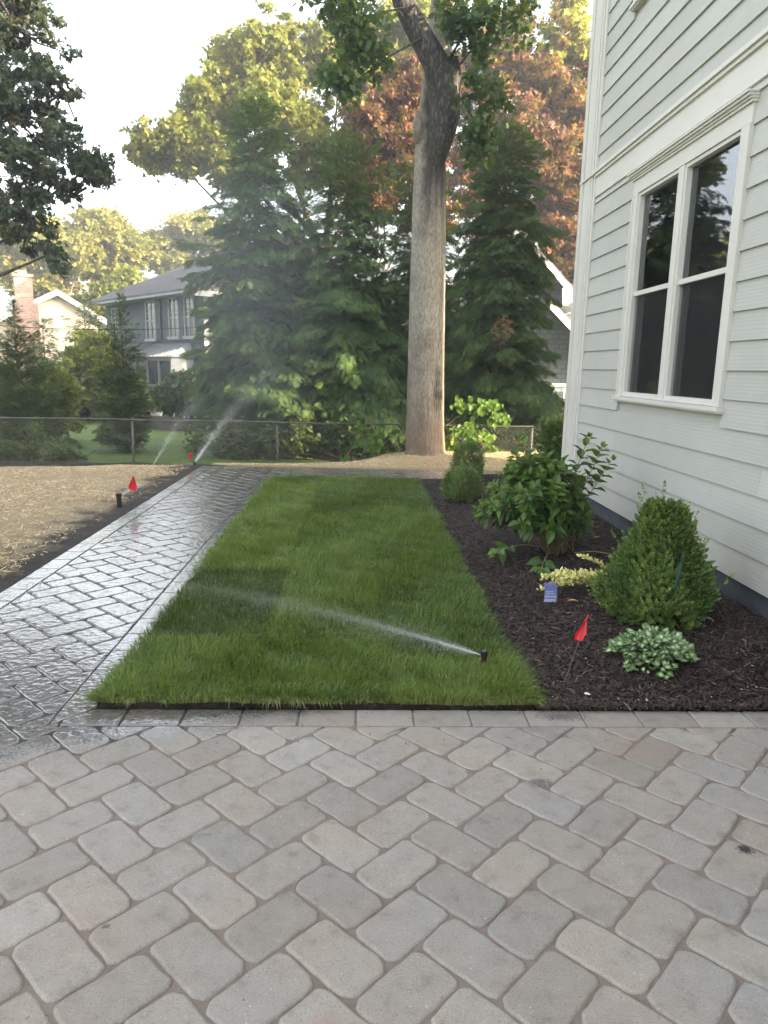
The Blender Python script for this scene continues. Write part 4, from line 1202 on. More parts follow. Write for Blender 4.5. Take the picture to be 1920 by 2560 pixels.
def shrub(name, label, cat, base, ells, n, sub, rs, leaf, mat, tpl=None, group=None, stems=7, droop=.0, sr=.012):
    root = empty(name, base, label, cat, group)
    P, C, idx, k = crown_points(ells, n, sub, rs, flat=.85)
    tv, tf = tpl if tpl else (LEAF, LEAFF)
    cen = np.array([e[0] for e in ells]).mean(0)
    d = norm(P-cen)+rdir(n)*.7+np.array([0, 0, .35-droop])
    nr = norm(rdir(n)*.7+np.array([0, 0, .9]))
    tone = np.clip(.45*rng.random(len(C))[k]+.55*rng.random(n), 0, 1)
    scatter("crown", tv, tf, frames(d, nr), P, leaf*(.65+.6*rng.random(n)), mat, root, tone)
    tb = MB(); b = np.array(base, float)
    for j in range(min(stems, len(C))):
        c = C[j]; tb.tube([b+rng.normal(size=3)*.02*np.array([1, 1, 0]), b*.5+c*.5+rng.normal(size=3)*.03, c], [sr, sr*.7, sr*.2], 5)
    tb.build("stem", M_STEM, root, smooth=True)
    return root
shrub("rhododendron", "yellow green rounded shrub left of the narrow arborvitae", "shrub", (-9.2, 25.5, -.5), [((-9.3, 25.5, .9), (.9, .8, .9)), ((-8.3, 25.3, .7), (.9, .8, .8)), ((-9.0, 25.5, 1.8), (.7, .6, .5))], 9000, 130, .24, .15, L_RHO, (CLUMP, CLF))
shrub("rhododendron", "yellowish bush beside the wide arborvitae at the left", "shrub", (-6.9, 17.6, -.4), [((-7.15, 17.6, .75), (.34, .4, .55)), ((-7.1, 17.6, .2), (.40, .4, .4))], 4000, 80, .18, .10, L_RHO, (CLUMP, CLF))
shrub("dark_shrub", "dark red leaved low shrub above the stone garden wall", "shrub", (-10.4, 27, -.6), [((-10.5, 27, .1), (.9, .6, .55)), ((-9.0, 26.6, 0), (.9, .5, .45))], 5000, 90, .2, .12, L_DRED, (CLUMP, CLF))
shrub("japanese_tree", "small drooping green tree beside the white bay window", "small tree", (-5.6, 22.5, -.5), [((-5.3, 22.5, .75), (.75, .7, .38)), ((-4.6, 22.3, .5), (.7, .7, .5)), ((-4.0, 22.3, 1.1), (.6, .6, .5)), ((-5.8, 22.5, .45), (.4, .5, .3))], 12000, 170, .2, .13, L_CON2, (CLUMP, CLF), droop=.6)
shrub("tall_plant", "tall light green perennial beside the white garden chair", "plant", (-6.6, 24.4, -.5), [((-6.6, 24.4, .0), (.22, .2, .5)), ((-6.2, 24.4, -.15), (.4, .2, .3))], 1600, 60, .1, .13, L_VINE, droop=-.6)
shrub("fence_weeds", "low leafy weeds at the foot of the fence by the left edge", "plants", (-6.5, 13.6, -.4), [((-6.7, 13.6, -.28), (.6, .3, .22)), ((-5.6, 13.7, -.32), (.6, .3, .16))], 3500, 90, .10, .07, L_WEED, (CLUMP, CLF))
shrub("fence_weeds", "thin leafy bush behind the fence between the two arborvitae", "plants", (-5.9, 14.1, -.4), [((-6.1, 14.1, -.05), (.25, .3, .35)), ((-6.3, 14.1, -.25), (.3, .3, .15))], 350, 40, .12, .06, L_WEED, (CLUMP, CLF))
shrub("undergrowth", "dark tangled undergrowth behind the fence under the evergreens", "plants", (0, 14.3, -.4), [((-2.4, 14.4, -.05), (.9, .3, .35)), ((-1, 14.5, .05), (.9, .3, .4)), ((.3, 14.4, .0), (.9, .3, .4)), ((1.9, 14.5, .05), (.9, .3, .4)), ((3.4, 14.5, .0), (.9, .3, .4))], 9000, 260, .16, .075, L_WEED, (CLUMP, CLF), stems=20)
shrub("light_shrub", "light green feathery shrub just behind the house corner", "shrub", (2.75, 9.35, .1), [((2.70, 9.4, .55), (.27, .25, .38)), ((2.9, 9.4, .35), (.25, .25, .3))], 6500, 130, .09, .055, L_BOX, (CLUMP, CLF))

# ================================================================== CHAIN LINK FENCE
FY = 13.2
fence = empty("chain_link_fence", (0, FY, -.33), "low rusty chain link fence across the back of the yard", "fence")
cw_, rh_ = .0508*1.414/2, .0508*1.414/2
mb = MB()
x0, x1, zb, zt = -12.5, 5.6, -.38, .485
nrow = int((zt-zb)/rh_)
V, F = [], []
k = 0
xx = x0
r_ = .0021
while xx < x1:
    s0 = len(V)
    for j in range(nrow+1):
        px = xx+(j % 2)*cw_
        sag = .028*((px-x0)/(x1-x0))
        py = FY+(.004 if j % 2 else -.004)
        z = zb+(zt+sag-zb)*j/nrow
        for a in (0, 2.094, 4.189): V.append((px+r_*math.cos(a), py+r_*math.sin(a), z))
    for j in range(nrow):
        for q in range(3): F.append((s0+j*3+q, s0+j*3+(q+1) % 3, s0+(j+1)*3+(q+1) % 3, s0+(j+1)*3+q))
    # the mirrored wire
    s0 = len(V)
    for j in range(nrow+1):
        px = xx+2*cw_-(j % 2)*cw_
        z = zb+(zt+.028*((px-x0)/(x1-x0))-zb)*j/nrow
        for a in (0, 2.094, 4.189): V.append((px+r_*math.cos(a), FY+(.004 if j % 2 else -.004)+r_*math.sin(a), z))
    for j in range(nrow):
        for q in range(3): F.append((s0+j*3+q, s0+j*3+(q+1) % 3, s0+(j+1)*3+(q+1) % 3, s0+(j+1)*3+q))
    xx += 2*cw_
mesh_obj("wire_mesh", V, F, M_GALV, fence)
q = MB(); q.tube([(x+0, FY-.012, .475+.028*((x-x0)/(x1-x0))+.006*math.sin(x*2.3)) for x in np.linspace(x0, x1, 60)], .014, 8); q.build("top_rail", M_POST, fence, smooth=True)
for px in (-12, -9.35, -6.7, -4.07, -1.44, 1.0, 3.22, 5.5):
    q = MB(); q.tube([(px, FY+.02, -.6), (px+.02*math.sin(px), FY+.02, .50+.002*px)], [.023, .022], 10); q.tube([(px+.02*math.sin(px), FY+.02, .50), (px+.02*math.sin(px), FY+.02, .525)], [.031, .012], 10)
    q.build("post", M_POST, fence, smooth=True)

# vines of lime leaves on the fence
HEART = [(0, 0, 0), (.22, .02, .03), (.42, .25, .08), (.36, .6, .05), (0, 1.05, -.08), (-.36, .6, .05), (-.42, .25, .08), (-.22, .02, .03)]
HEARTF = [(0, 1, 2, 3, 4), (0, 4, 5, 6, 7)]
def vine(label, base, ells, n, leaf, lines):
    root = empty("fence_vine", base, label, "vine", "lime green vines on the fence")
    P, C, idx, k = crown_points(ells, n, max(12, n//9), leaf*1.3)
    d = rdir(n)*.6+np.array([0, -.25, -.75]); nr = norm(rdir(n)*.5+np.array([0, -.8, .55]))
    scatter("leaves", HEART, HEARTF, frames(d, nr), P, leaf*(.7+.55*rng.random(n)), L_VINE, root, np.clip(rng.random(len(C))[k]*.5+rng.random(n)*.5, 0, 1))
    q = MB()
    for l in lines: q.tube(l, [.008]*len(l), 5)
    q.build("stem", M_STEM, root)
vine("lime green vine trailing over the fence left of the oak trunk", (.1, 13.1, -.3),
     [((-.05, 12.98, .80), (.16, .06, .06)), ((.20, 12.98, .55), (.22, .07, .12)), ((.35, 12.98, .30), (.12, .06, .16)), ((.38, 12.98, .05), (.13, .06, .12)), ((-.22, 12.98, -.10), (.12, .06, .08)), ((.02, 12.98, .15), (.10, .06, .2))], 150, .085,
     [[(-.1, 13.0, .8), (.2, 13, .6), (.35, 13, .3), (.4, 13, 0), (.42, 13, -.3)], [(.2, 13, .6), (0, 13, .2), (-.2, 13, -.1)]])
vine("larger lime green vine beside the right side of the oak trunk", (2.0, 13.0, -.3),
     [((1.85, 12.95, .95), (.30, .08, .13)), ((2.25, 12.95, .88), (.35, .08, .12)), ((2.55, 12.95, .68), (.14, .07, .10)), ((1.95, 12.95, .42), (.34, .08, .14)), ((2.3, 12.95, .28), (.22, .08, .14)), ((2.4, 12.95, .02), (.14, .07, .14)), ((1.8, 12.98, .15), (.2, .06, .2))], 420, .095,
     [[(1.6, 13, .5), (2.1, 13, .9), (2.6, 13, .7)], [(1.6, 13, .3), (2.1, 13, .45), (2.4, 13, 0), (2.42, 13, -.3)]])

# ================================================================== NEIGHBOURING HOUSES
def lerp(a, b, t): return np.array(a)*(1-t)+np.array(b)*t
def wallframe(o, ax, out):
    """returns f(u, v, d): point u metres along the wall, height v, d metres proud of it"""
    o, ax, out = np.array(o, float), np.array(ax, float), np.array(out, float)
    return lambda u, v, d=0.0: o+ax*u+np.array([0, 0, v])+out*d
def panel(mb, f, u0, u1, v0, v1, d0, d1, tone=.5):
    p = f(u0, v0, d0)
    mb.obox(p, f(u1, v0, d0)-p, f(u0, v0, d1)-p, f(u0, v1, d0)-p, tone)

# --- slate blue house
P1 = np.array([-11.35, 34.0]); P2 = np.array([-5.6, 27.0])
ax = (P2-P1)/np.linalg.norm(P2-P1); LW = np.linalg.norm(P2-P1)
out = np.array([ax[1], -ax[0]]); out = out if out[1] < 0 else -out
inn = -out
DEP = 8.0
gh = empty("slate_blue_house", (*P1, -1.0), "slate blue two storey house with shutters and a bay window", "house")
f1 = wallframe((*P1, 0), (*ax, 0), (*out, 0))
f2 = wallframe((*P2, 0), (*inn, 0), (*ax, 0))
EZ = 4.15
body = MB()
p = np.array([*P1, -1.3]); body.obox(p, (*(ax*LW), 0), (*(inn*DEP), 0), (0, 0, EZ+1.25))
# lapped boards
for k in range(20):
    z0 = -1.2+.27*k
    for f, L in ((f1, LW), (f2, DEP)):
        a, b, c, d = f(0, z0, .035), f(L, z0, .035), f(L, z0+.27, .006), f(0, z0+.27, .006)
        e, g_ = f(0, z0, 0), f(L, z0, 0)
        if z0+.27 < EZ: body.add([a, b, c, d, e, g_], [(0, 1, 2, 3), (0, 4, 5, 1)])
body.build("wall", M_CLAP, gh)
rf = MB(); ov = .65
A_ = f1(-ov, EZ-.05, ov); B_ = f1(LW+ov, EZ-.05, ov); C2_ = f1(LW+ov, EZ-.05, -DEP-ov); D_ = f1(-ov, EZ-.05, -DEP-ov)
rA = f1(3.9, EZ+2.3, -DEP/2); rB = f1(LW-.2, EZ+2.5, -DEP/2)
def shift(P, d): return [np.array(q)+np.array([0, 0, d]) for q in P]
T_ = [A_, B_, C2_, D_, rA, rB]
rf.add(T_+shift(T_, -.09), [(0, 1, 5, 4), (1, 2, 5), (2, 3, 4, 5), (3, 0, 4), (6, 10, 11, 7), (7, 11, 8), (8, 11, 10, 9), (9, 10, 6), (0, 6, 7, 1), (1, 7, 8, 2), (2, 8, 9, 3), (3, 9, 6, 0)])
rf.build("roof", M_ROOF, gh)
tr = MB()
panel(tr, f1, -ov, LW+ov, EZ-.21, EZ-.14, ov-.02, ov+.05); panel(tr, f1, -ov+.1, LW+ov-.1, EZ-.20, EZ-.145, .03, ov-.03)
panel(tr, f2, -ov, DEP+ov, EZ-.34, EZ-.15, ov-.02, ov+.05); panel(tr, f2, -ov+.1, DEP, EZ-.20, EZ-.145, .03, ov-.03)
panel(tr, f2, 0, .18, -1.2, EZ-.2, .037, .07)
tr.build("gutter", M_OFFW, gh)
vp = MB(); vv = f1(LW-1.3, EZ+.95, -2.2); vp.tube([vv-[0, 0, .2], vv+[0, 0, .55]], .05, 8); vp.box(vv[0]-.22, vv[0]+.22, vv[1]-.1, vv[1]+.1, vv[2]-.03, vv[2]+.03); vp.build("roof_vent", M_OFFW, gh)
def farwin(parent, f, u, v, w_, h, cols=2, rows_=3, shutters=True, dp=.04):
    wn_ = empty("window", (0, 0, 0)); wn_.parent = parent
    q = MB(); t = .07
    panel(q, f, u-t, u, v-t, v+h+t, dp, dp+.07); panel(q, f, u+w_, u+w_+t, v-t, v+h+t, dp, dp+.07)
    panel(q, f, u, u+w_, v+h, v+h+t, dp, dp+.07); panel(q, f, u-.12, u+w_+.12, v-t-.04, v, dp, dp+.12)
    panel(q, f, u, u+w_, v+h*.5-.03, v+h*.5+.03, dp, dp+.055)
    for c in range(1, cols): panel(q, f, u+w_*c/cols-.015, u+w_*c/cols+.015, v, v+h, dp, dp+.045)
    for r__ in range(1, rows_+1): panel(q, f, u, u+w_, v+h*(.5+.5*r__/(rows_+1))-.012, v+h*(.5+.5*r__/(rows_+1))+.012, dp, dp+.045)
    q.build("window_frame", M_OFFW, wn_)
    q = MB(); panel(q, f, u, u+w_, v, v+h, dp-.02, dp+.02); q.build("pane", M_FARGLASS, wn_)
    if shutters:
        for a in (u-t-.40, u+w_+t+.02):
            q = MB(); panel(q, f, a, a+.38, v-.05, v+h+.05, dp, dp+.05)
            for k in range(9): panel(q, f, a+.05, a+.33, v+.05+(h-.1)*k/9, v+.05+(h-.1)*k/9+.06, dp+.05, dp+.065)
            q.build("shutter", M_CLAP, wn_)
# find the wall position seen under a given picture column is done beforehand: distances along the wall in metres
farwin(gh, f1, 4.45, 2.45, .80, 1.40); farwin(gh, f1, 6.55, 2.5, .72, 1.40); farwin(gh, f1, 7.85, 2.5, .66, 1.40, shutters=False); farwin(gh, f1, .9, 2.3, .6, 1.45, shutters=False)
bw = empty("bay_window", (0, 0, 0)); bw.parent = gh
u0, u1, bd_ = 5.15, 8.35, .95
q = MB()
panel(q, f1, u0, u1, -.55, -.12, .04, bd_-.2); panel(q, f1, u0, u1, 1.58, 1.72, .04, bd_)
panel(q, f1, u0, u1, -.12, -.03, .04, bd_+.06); panel(q, f1, u0, u1, -.03, .62, .045, bd_-.03); panel(q, f1, u0, u1, .62, .69, .04, bd_+.03)
for uu in np.linspace(u0, u1-.10, 4): panel(q, f1, uu, uu+.10, .69, 1.58, bd_-.10, bd_-.005)
for uu in np.linspace(u0+.2, u1-.4, 5): panel(q, f1, uu, uu+.05, 0, .56, bd_-.03, bd_-.01)
panel(q, f1, u1-.02, u1+.01, -.1, 1.72, .05, bd_-.001); panel(q, f1, u0-.01, u0+.02, -.1, 1.72, .05, bd_-.001)
q.build("bay_frame", M_OFFW, bw)
q = MB(); panel(q, f1, u0+.03, u1-.03, .69, 1.58, .2, bd_-.06); q.build("pane", M_FARGLASS, bw)
q = MB()
V = [f1(u0-.12, 1.72, bd_+.14), f1(u1+.12, 1.72, bd_+.14), f1(u1+.12, 1.72, .03), f1(u0-.12, 1.72, .03), f1(u0+.1, 2.25, .03), f1(u1-.25, 2.25, .03)]
q.add(V, [(0, 1, 5, 4), (1, 2, 5), (3, 0, 4), (0, 3, 2, 1)])
for uu in np.linspace(u0, u1, 12): q.tube([f1(uu, 1.73, bd_+.13), f1(u0+.1+(uu-u0)/(u1-u0)*(u1-u0-.35), 2.26, .05)], .02, 4)
q.build("bay_roof", M_BAYROOF, bw)
# --- cream house with chimney
ch = empty("cream_house", (-16, 42, -1), "cream sided house with a sunlit gable behind the hedge", "house")
G0 = np.array([-20.9, 40.2]); gax = norm(np.array([.90, .42])); gout = np.array([gax[1], -gax[0]])
gl_ = 8.6; gin = -gout
fc = wallframe((*G0, 0), (*gax, 0), (*gout, 0))
ez, rz_, dp = 2.75, 5.25, 13.0
q = MB()
V = [fc(0, -1.3), fc(gl_, -1.3), fc(gl_, ez), fc(gl_/2+.3, rz_-.12), fc(0, ez)]; V2_ = [fc(0, -1.3, -dp), fc(gl_, -1.3, -dp), fc(gl_, ez, -dp), fc(gl_/2+.3, rz_-.12, -dp), fc(0, ez, -dp)]
q.add(V+V2_, [(0, 1, 2, 3, 4), (9, 8, 7, 6, 5), (0, 4, 9, 5), (1, 6, 7, 2)])
for k in range(30):
    z0 = -1.2+.2*k
    hw_ = gl_ if z0+.2 < ez else None
    if z0+.2 >= ez:
        tt = (z0+.2-ez)/(rz_-.12-ez)
        if tt >= .97: break
        ua, ub = tt*(gl_/2+.3), gl_-tt*(gl_/2-.3)
    else: ua, ub = 0, gl_
    q.add([fc(ua, z0, .03), fc(ub, z0, .03), fc(ub, z0+.2, .005), fc(ua, z0+.2, .005)], [(0, 1, 2, 3)])
q.build("wall", M_CREAM, ch)
q = MB(); o_ = .4
for (ua, za, ub, zb_) in ((-.7, ez-.30, gl_/2+.3, rz_), (gl_+.7, ez-.30, gl_/2+.3, rz_)):
    V = [fc(ua, za, o_), fc(ub, zb_, o_), fc(ub, zb_, -dp-o_), fc(ua, za, -dp-o_)]
    q.add(V+shift(V, .12), [(0, 1, 2, 3), (4, 7, 6, 5), (0, 4, 5, 1), (3, 2, 6, 7), (0, 3, 7, 4)])
q.build("roof", M_ROOFB, ch)
q = MB()
for (ua, za, ub, zb_) in ((-.75, ez-.36, gl_/2+.3, rz_-.02), (gl_+.75, ez-.36, gl_/2+.3, rz_-.02)):
    V = [fc(ua, za-.2, o_+.01), fc(ub, zb_-.2, o_+.01), fc(ub, zb_+.10, o_+.01), fc(ua, za+.10, o_+.01)]
    V2_ = [v_+np.array([*gout, 0])*.05 for v_ in V]
    q.add(V+V2_, [(4, 5, 6, 7), (0, 1, 5, 4), (2, 3, 7, 6), (0, 3, 2, 1), (0, 4, 7, 3)])
q.build("rake_board", M_WHITE, ch)
q = MB(); panel(q, fc, 2.35, 3.6, -1.2, 4.55, .03, .75); panel(q, fc, 2.5, 3.4, 4.55, 5.85, .06, .68); panel(q, fc, 2.44, 3.46, 5.85, 6.0, .0, .74)
q.build("chimney", M_BRICK, ch)
q = MB(); panel(q, fc, 2.7, 3.15, 6.0, 6.2, .2, .55); q.build("chimney_cap", M_GALV, ch)
# --- grey shingle house on the right
rh = empty("grey_shingle_house", (6, 26, -.6), "grey shingled house with white rake boards behind the right evergreen", "house")
fr = wallframe((2.0, 26.0, 0), (1, 0, 0), (0, -1, 0))
q = MB()
V = [fr(0, 1.05), fr(6.6, 1.05), fr(6.6, 3.55), fr(3.4, 6.15), fr(0, 3.4)]
V2_ = [v_+np.array([0, 9.0, 0]) for v_ in V]
q.add(V+V2_, [(0, 1, 2, 3, 4), (9, 8, 7, 6, 5), (0, 4, 9, 5), (1, 6, 7, 2)])
q.build("shingle_wall", M_GREYSH, rh)
q = MB(); panel(q, fr, -.0, 6.6, -1.2, 1.045, -9, 0); 
for k in range(20): panel(q, fr, .05+k*.33, .07+k*.33, -.9, .9, 0, .012)
q.build("lower_wall", M_LOWER, rh)
q = MB(); panel(q, fr, -.05, 6.7, .98, 1.10, .001, .08); q.build("belt_board", M_TRIM2, rh)
q = MB()
for (ua, za, ub, zb_) in ((-1.0, 2.65, 3.4, 6.2), (7.3-1.75+.12, 3.95, 3.4, 6.2)):
    V = [fr(ua, za, .45), fr(ub, zb_, .45), fr(ub, zb_, -9.3), fr(ua, za, -9.3)]
    q.add(V+shift(V, .1), [(0, 1, 2, 3), (4, 7, 6, 5), (0, 4, 5, 1), (3, 2, 6, 7), (0, 3, 7, 4)])
V = [fr(4.55, 3.72, .75), fr(4.55, 3.72, -6), fr(6.9, 1.55, -6), fr(6.9, 1.55, .75)]
q.add(V+shift(V, .1), [(0, 1, 2, 3), (4, 7, 6, 5), (0, 4, 5, 1), (3, 2, 6, 7), (0, 3, 7, 4), (2, 3, 7, 6)])
q.build("roof", M_ROOF, rh)
q = MB()
def rake(u0_, z0_, u1_, z1_, d, w_=.22):
    V = [fr(u0_, z0_-w_, d), fr(u1_, z1_-w_, d), fr(u1_, z1_+.04, d), fr(u0_, z0_+.04, d)]
    V2_ = [v_+np.array([0, -.06, 0]) for v_ in V]
    q.add(V+V2_, [(4, 5, 6, 7), (0, 1, 5, 4), (2, 3, 7, 6), (0, 3, 2, 1), (0, 4, 7, 3), (1, 2, 6, 5)])
rake(-1.0, 2.70, 3.4, 6.25, .46); rake(5.45, 4.1, 3.4, 6.25, .46); rake(6.95, 1.58, 4.5, 3.85, .77, .26)
rk = [(5.0, 3.75), (5.62, 3.72), (5.75, 3.83), (5.15, 4.45), (4.95, 4.3)]
V = [fr(a, b, .46) for a, b in rk]; q.add(V+[v_+np.array([0, -.08, 0]) for v_ in V], [tuple(range(5)), (9, 8, 7, 6, 5)]+[(i, (i+1) % 5, 5+(i+1) % 5, 5+i) for i in range(5)])
panel(q, fr, 5.3, 5.85, 3.76, 3.86, .3, .62)
q.build("rake_board", M_TRIM2, rh)
q = MB(); q.tube([fr(5.55, 3.74, .5), fr(5.5, 3.6, .48), fr(5.2, 3.5, .2), fr(5.15, 3.3, .1)], .045, 8); q.build("downspout", M_TRIM2, rh, smooth=True)
q = MB(); panel(q, fr, 5.1, 5.7, .1, .8, .0, .03); q.build("pane", M_FARGLASS, rh)
q = MB(); panel(q, fr, 5.38, 5.42, .1, .8, .03, .05); panel(q, fr, 5.0, 5.1, .0, .9, 0, .05); panel(q, fr, 5.7, 5.8, 0, .9, 0, .05); q.build("window_frame", M_TRIM2, rh)
n = 90
P = np.array([2.86, 14.62, 2.28])+rng.normal(size=(n, 3))*np.array([.07, .10, .17])
scatter("dead_spray", SPV, SPF, frames(rdir(n)*np.array([1, 1, .6])+np.array([0, -.6, -.4]), norm(rdir(n)+np.array([0, 0, .8]))), P, .17*(.6+.6*rng.random(n)), leafmat("dead_needles", [(0, (.16, .09, .045)), (1, (.46, .31, .18))], transl=.1), scar_tree, rng.random(n))
# --- a white picket piece, garden wall, furniture
pf = empty("picket_fence", (6.2, 22, -.6), "short white picket fence in front of the grey shingle house", "fence")
q = MB()
for k in range(9): q.box(5.4+k*.17, 5.48+k*.17, 22, 22.03, -.6, .12+.04*(k % 2))
q.build("picket", M_WHITE, pf)
q = MB(); q.box(5.35, 6.95, 22.031, 22.07, -.1, -.03); q.box(5.35, 6.95, 22.031, 22.07, -.45, -.38); q.build("rail", M_WHITE, pf)
def garden_wall(label, pts, h, base):
    root = empty("stone_garden_wall", (pts[0][0], pts[0][1], base), label, "wall", "low stone walls in the far garden")
    q, c = MB(), MB()
    for (x0_, y0_), (x1_, y1_) in zip(pts[:-1], pts[1:]):
        d = np.array([x1_-x0_, y1_-y0_]); L = np.linalg.norm(d); d /= L; nn = np.array([-d[1], d[0]])
        u = 0
        for row in range(3):
            u = -.1*row
            while u < L-.05:
                l = .3+.3*random.random(); a = max(u, 0); e = min(u+l-.012, L)
                if e-a > .05: q.obox((x0_+d[0]*a-nn[0]*.01*random.random(), y0_+d[1]*a, base+h*row/3+.004), (*(d*(e-a)), 0), (*(nn*.3), 0), (0, 0, h/3-.01))
                u += l
        c.obox((x0_-nn[0]*.04, y0_-nn[1]*.04, base+h+.001), (*(d*L), 0), (*(nn*.38), 0), (0, 0, .06))
    q.build("stones", M_FLAGSTONE, root); c.build("capstone", M_FLAGSTONE, root)
garden_wall("low brown stone garden wall below the dark red shrub", [(-12.3, 26.9), (-9.8, 25.1)], .36, -.62)
garden_wall("low brown stone wall edging the lawn below the bay window", [(-7.6, 23.8), (-4.6, 22.0)], .36, -.58)
chair = empty("garden_chair", (-5.95, 24.6, -.25), "small white slatted garden chair beside the stone wall", "chair")
q = MB()
for k in range(6): q.tube([(-6.05+.06*k, 24.6, .02), (-6.09+.075*k, 24.8, .5-.02*abs(k-2.5))], .022, 4)
q.build("backrest", M_WHITE, chair)
q = MB(); q.box(-6.1, -5.7, 24.2, 24.6, .0, .03); q.build("seat", M_WHITE, chair)
for a, b in ((-6.08, 24.22), (-5.74, 24.22), (-6.08, 24.62), (-5.74, 24.62)):
    q = MB(); q.box(a, a+.04, b, b+.04, -.4, 0); q.build("leg", M_WHITE, chair)
q = MB(); q.box(-6.14, -6.08, 24.15, 24.7, .2, .23); q.build("armrest", M_WHITE, chair)
q = MB(); q.box(-5.72, -5.66, 24.15, 24.7, .2, .23); q.build("armrest", M_WHITE, chair)
pot = empty("flower_pot", (-6.45, 23.6, -.25), "pale pot of pink flowers on the stone wall", "flower pot")
q = MB(); q.tube([(-6.45, 23.6, -.25), (-6.45, 23.6, -.02)], [.14, .2], 14); q.build("pot", M_PALEGREY, pot, smooth=True)
P, C_, idx, k = crown_points([((-6.45, 23.6, .04), (.20, .2, .05))], 1500, 120, .10)
scatter("flowers", LEAF, LEAFF, frames(rdir(1500), rdir(1500)), P, .05*np.ones(1500), M_FLOWER, pot)
# overhead wire
q = MB(); q.tube([(x, 20, 2.25+.035*(x+9)+.012*(x+6)**2) for x in np.linspace(-14, 0, 30)], .009, 5)
tag(q.build("utility_wire", M_BLACKP), "thin dark utility wire crossing in front of the cream house", "wire")

# far woodland mass behind everything
n = 60000
X = rng.uniform(-70, 70, n); Y = 72+rng.normal(size=n)*4+6*np.sin(X*.15)
hgt = 6.5+2.5*np.sin(X*.21)+1.5*np.sin(X*.53+1)+1.0*np.sin(X*1.3)
Z = -2+hgt*rng.random(n)**.7
P = np.stack([X, Y, Z], -1)
scw = scatter("distant_woods", CLUMP, CLF, frames(rdir(n), norm(rdir(n)+np.array([0, 0, .7]))), P, .75*(.6+.7*rng.random(n)), L_FAR, None, np.clip(.35+.4*rng.normal(size=n)*.5, 0, 1))
tag(scw, "continuous wood far behind the houses", "wood", kind='stuff')

# ================================================================== PLANTS IN THE BED
def bz(x, y): return float(bed_z(np.array(x), np.array(y)))
SPR_V, SPR_F = [], []      # boxwood sprig: pairs of small leaves up a stem
for k in range(5):
    for a in (0, 180):
        b = len(SPR_V); aa = R(a+90*(k % 2)); y = .12+.17*k; l = .30-.02*k
        u = np.array([math.cos(aa), 0, math.sin(aa)]); o_ = np.array([0, y, 0]); d = norm(u*.8+np.array([0, .75, 0])); s_ = np.cross(d, np.cross(u, d)); s_ = np.cross(d, norm(s_))
        for q_ in (o_, o_+d*l*.5+s_*l*.32, o_+d*l, o_+d*l*.5-s_*l*.32): SPR_V.append(tuple(q_))
        SPR_F.append((b, b+1, b+2, b+3))
b = len(SPR_V)
for q_ in ((0, .8, 0), (.1, .95, 0), (0, 1.15, 0), (-.1, .95, 0)): SPR_V.append(q_)
SPR_F.append((b, b+1, b+2, b+3))

def boxwood(name, label, loc, h, prof, n, size, mat=L_BOX, cat="shrub", group=None, skew=None, tips=0):
    root = empty(name, loc, label, cat, group)
    L0 = np.array(loc, float)
    z = rng.random(n)**.85
    az = rng.random(n)*6.283
    lump = 1+.13*np.sin(3*az+5*z*h)+.10*np.sin(5*az-9*z*h+1)+.07*np.sin(9*az+14*z*h)
    rad = np.array([prof(t) for t in z])*lump*(1-.42*rng.random(n)**2.2)
    P = L0+np.stack([rad*np.cos(az), rad*np.sin(az), z*h], -1)
    if skew is not None: P += skew(z)
    d = norm(np.stack([np.cos(az)*.8, np.sin(az)*.8, .35+.9*z], -1)+rdir(n)*.45)
    tone = np.clip(.30*rng.random(n)+.35+.3*np.sin(3*az+5*z*h)*.6+rng.normal(size=n)*.12, 0, 1)
    extra = []
    for j in range(tips):
        t = rng.random()**.6; a = rng.random()*6.283; r_0 = prof(t)*(1.0)
        c = L0+np.array([r_0*math.cos(a), r_0*math.sin(a), t*h])
        if skew is not None: c = c+skew(np.array([t]))[0]
        dd = norm(np.array([math.cos(a)*.6, math.sin(a)*.6, .6+t]))
        for q_ in range(random.choice((2, 3, 4))): extra.append((c+dd*size*.55*q_+rng.normal(size=3)*size*.15, dd+rng.normal(size=3)*.3))
    if extra:
        P = np.concatenate([P, np.array([e[0] for e in extra])]); d = np.concatenate([d, norm(np.array([e[1] for e in extra]))]); tone = np.concatenate([tone, np.full(len(extra), .75)])
    m_ = len(P)
    scatter("foliage", SPR_V, SPR_F, frames(d, norm(rdir(m_))), P, size*(.7+.5*rng.random(m_)), mat, root, tone)
    q = MB()
    for j in range(14):
        a = rng.random()*6.28; t = .45+.5*rng.random(); r_0 = prof(t)*.6
        e = L0+np.array([r_0*math.cos(a), r_0*math.sin(a), t*h])
        if skew is not None: e = e+skew(np.array([t]))[0]
        q.tube([L0+np.array([0, 0, -.03]), L0*.5+e*.5+np.array([.02, 0, 0]), e], [.012, .008, .003], 5)
    q.build("stem", M_STEM, root, smooth=True)
    return root
bx_, by_ = 1.75, 4.0
pyr = lambda t: .275*min(1, .74+1.3*t)*(1-SS(.20, .85, t)*.64)*(1 if t < .86 else max(.3, 1-(t-.86)*4.0))
bp = boxwood("pyramid_boxwood", "large pyramid boxwood with a shaggy top beside the house wall", (bx_, by_, bz(bx_, by_)-.01),   .655, pyr, 4800, .076, skew=lambda z: np.stack([.02+.0*z, 0*z, 0*z], -1), tips=26)
q = MB(); q.tube([(1.74, 3.70, .36), (1.745, 3.68, .50)], [.008, .012], 8); q.tube([(1.745, 3.68, .50), (1.755, 3.69, .57)], [.002, .002], 4)
tag(q.build("plant_tube", simple("green_tube", (.03, .07, .05), .5)), "dark green plastic tube stuck in the pyramid boxwood", "tube")
glob = lambda t: .5*math.sqrt(max(0.001, 1-(2*min(t, 1)*.92-.86)**2))
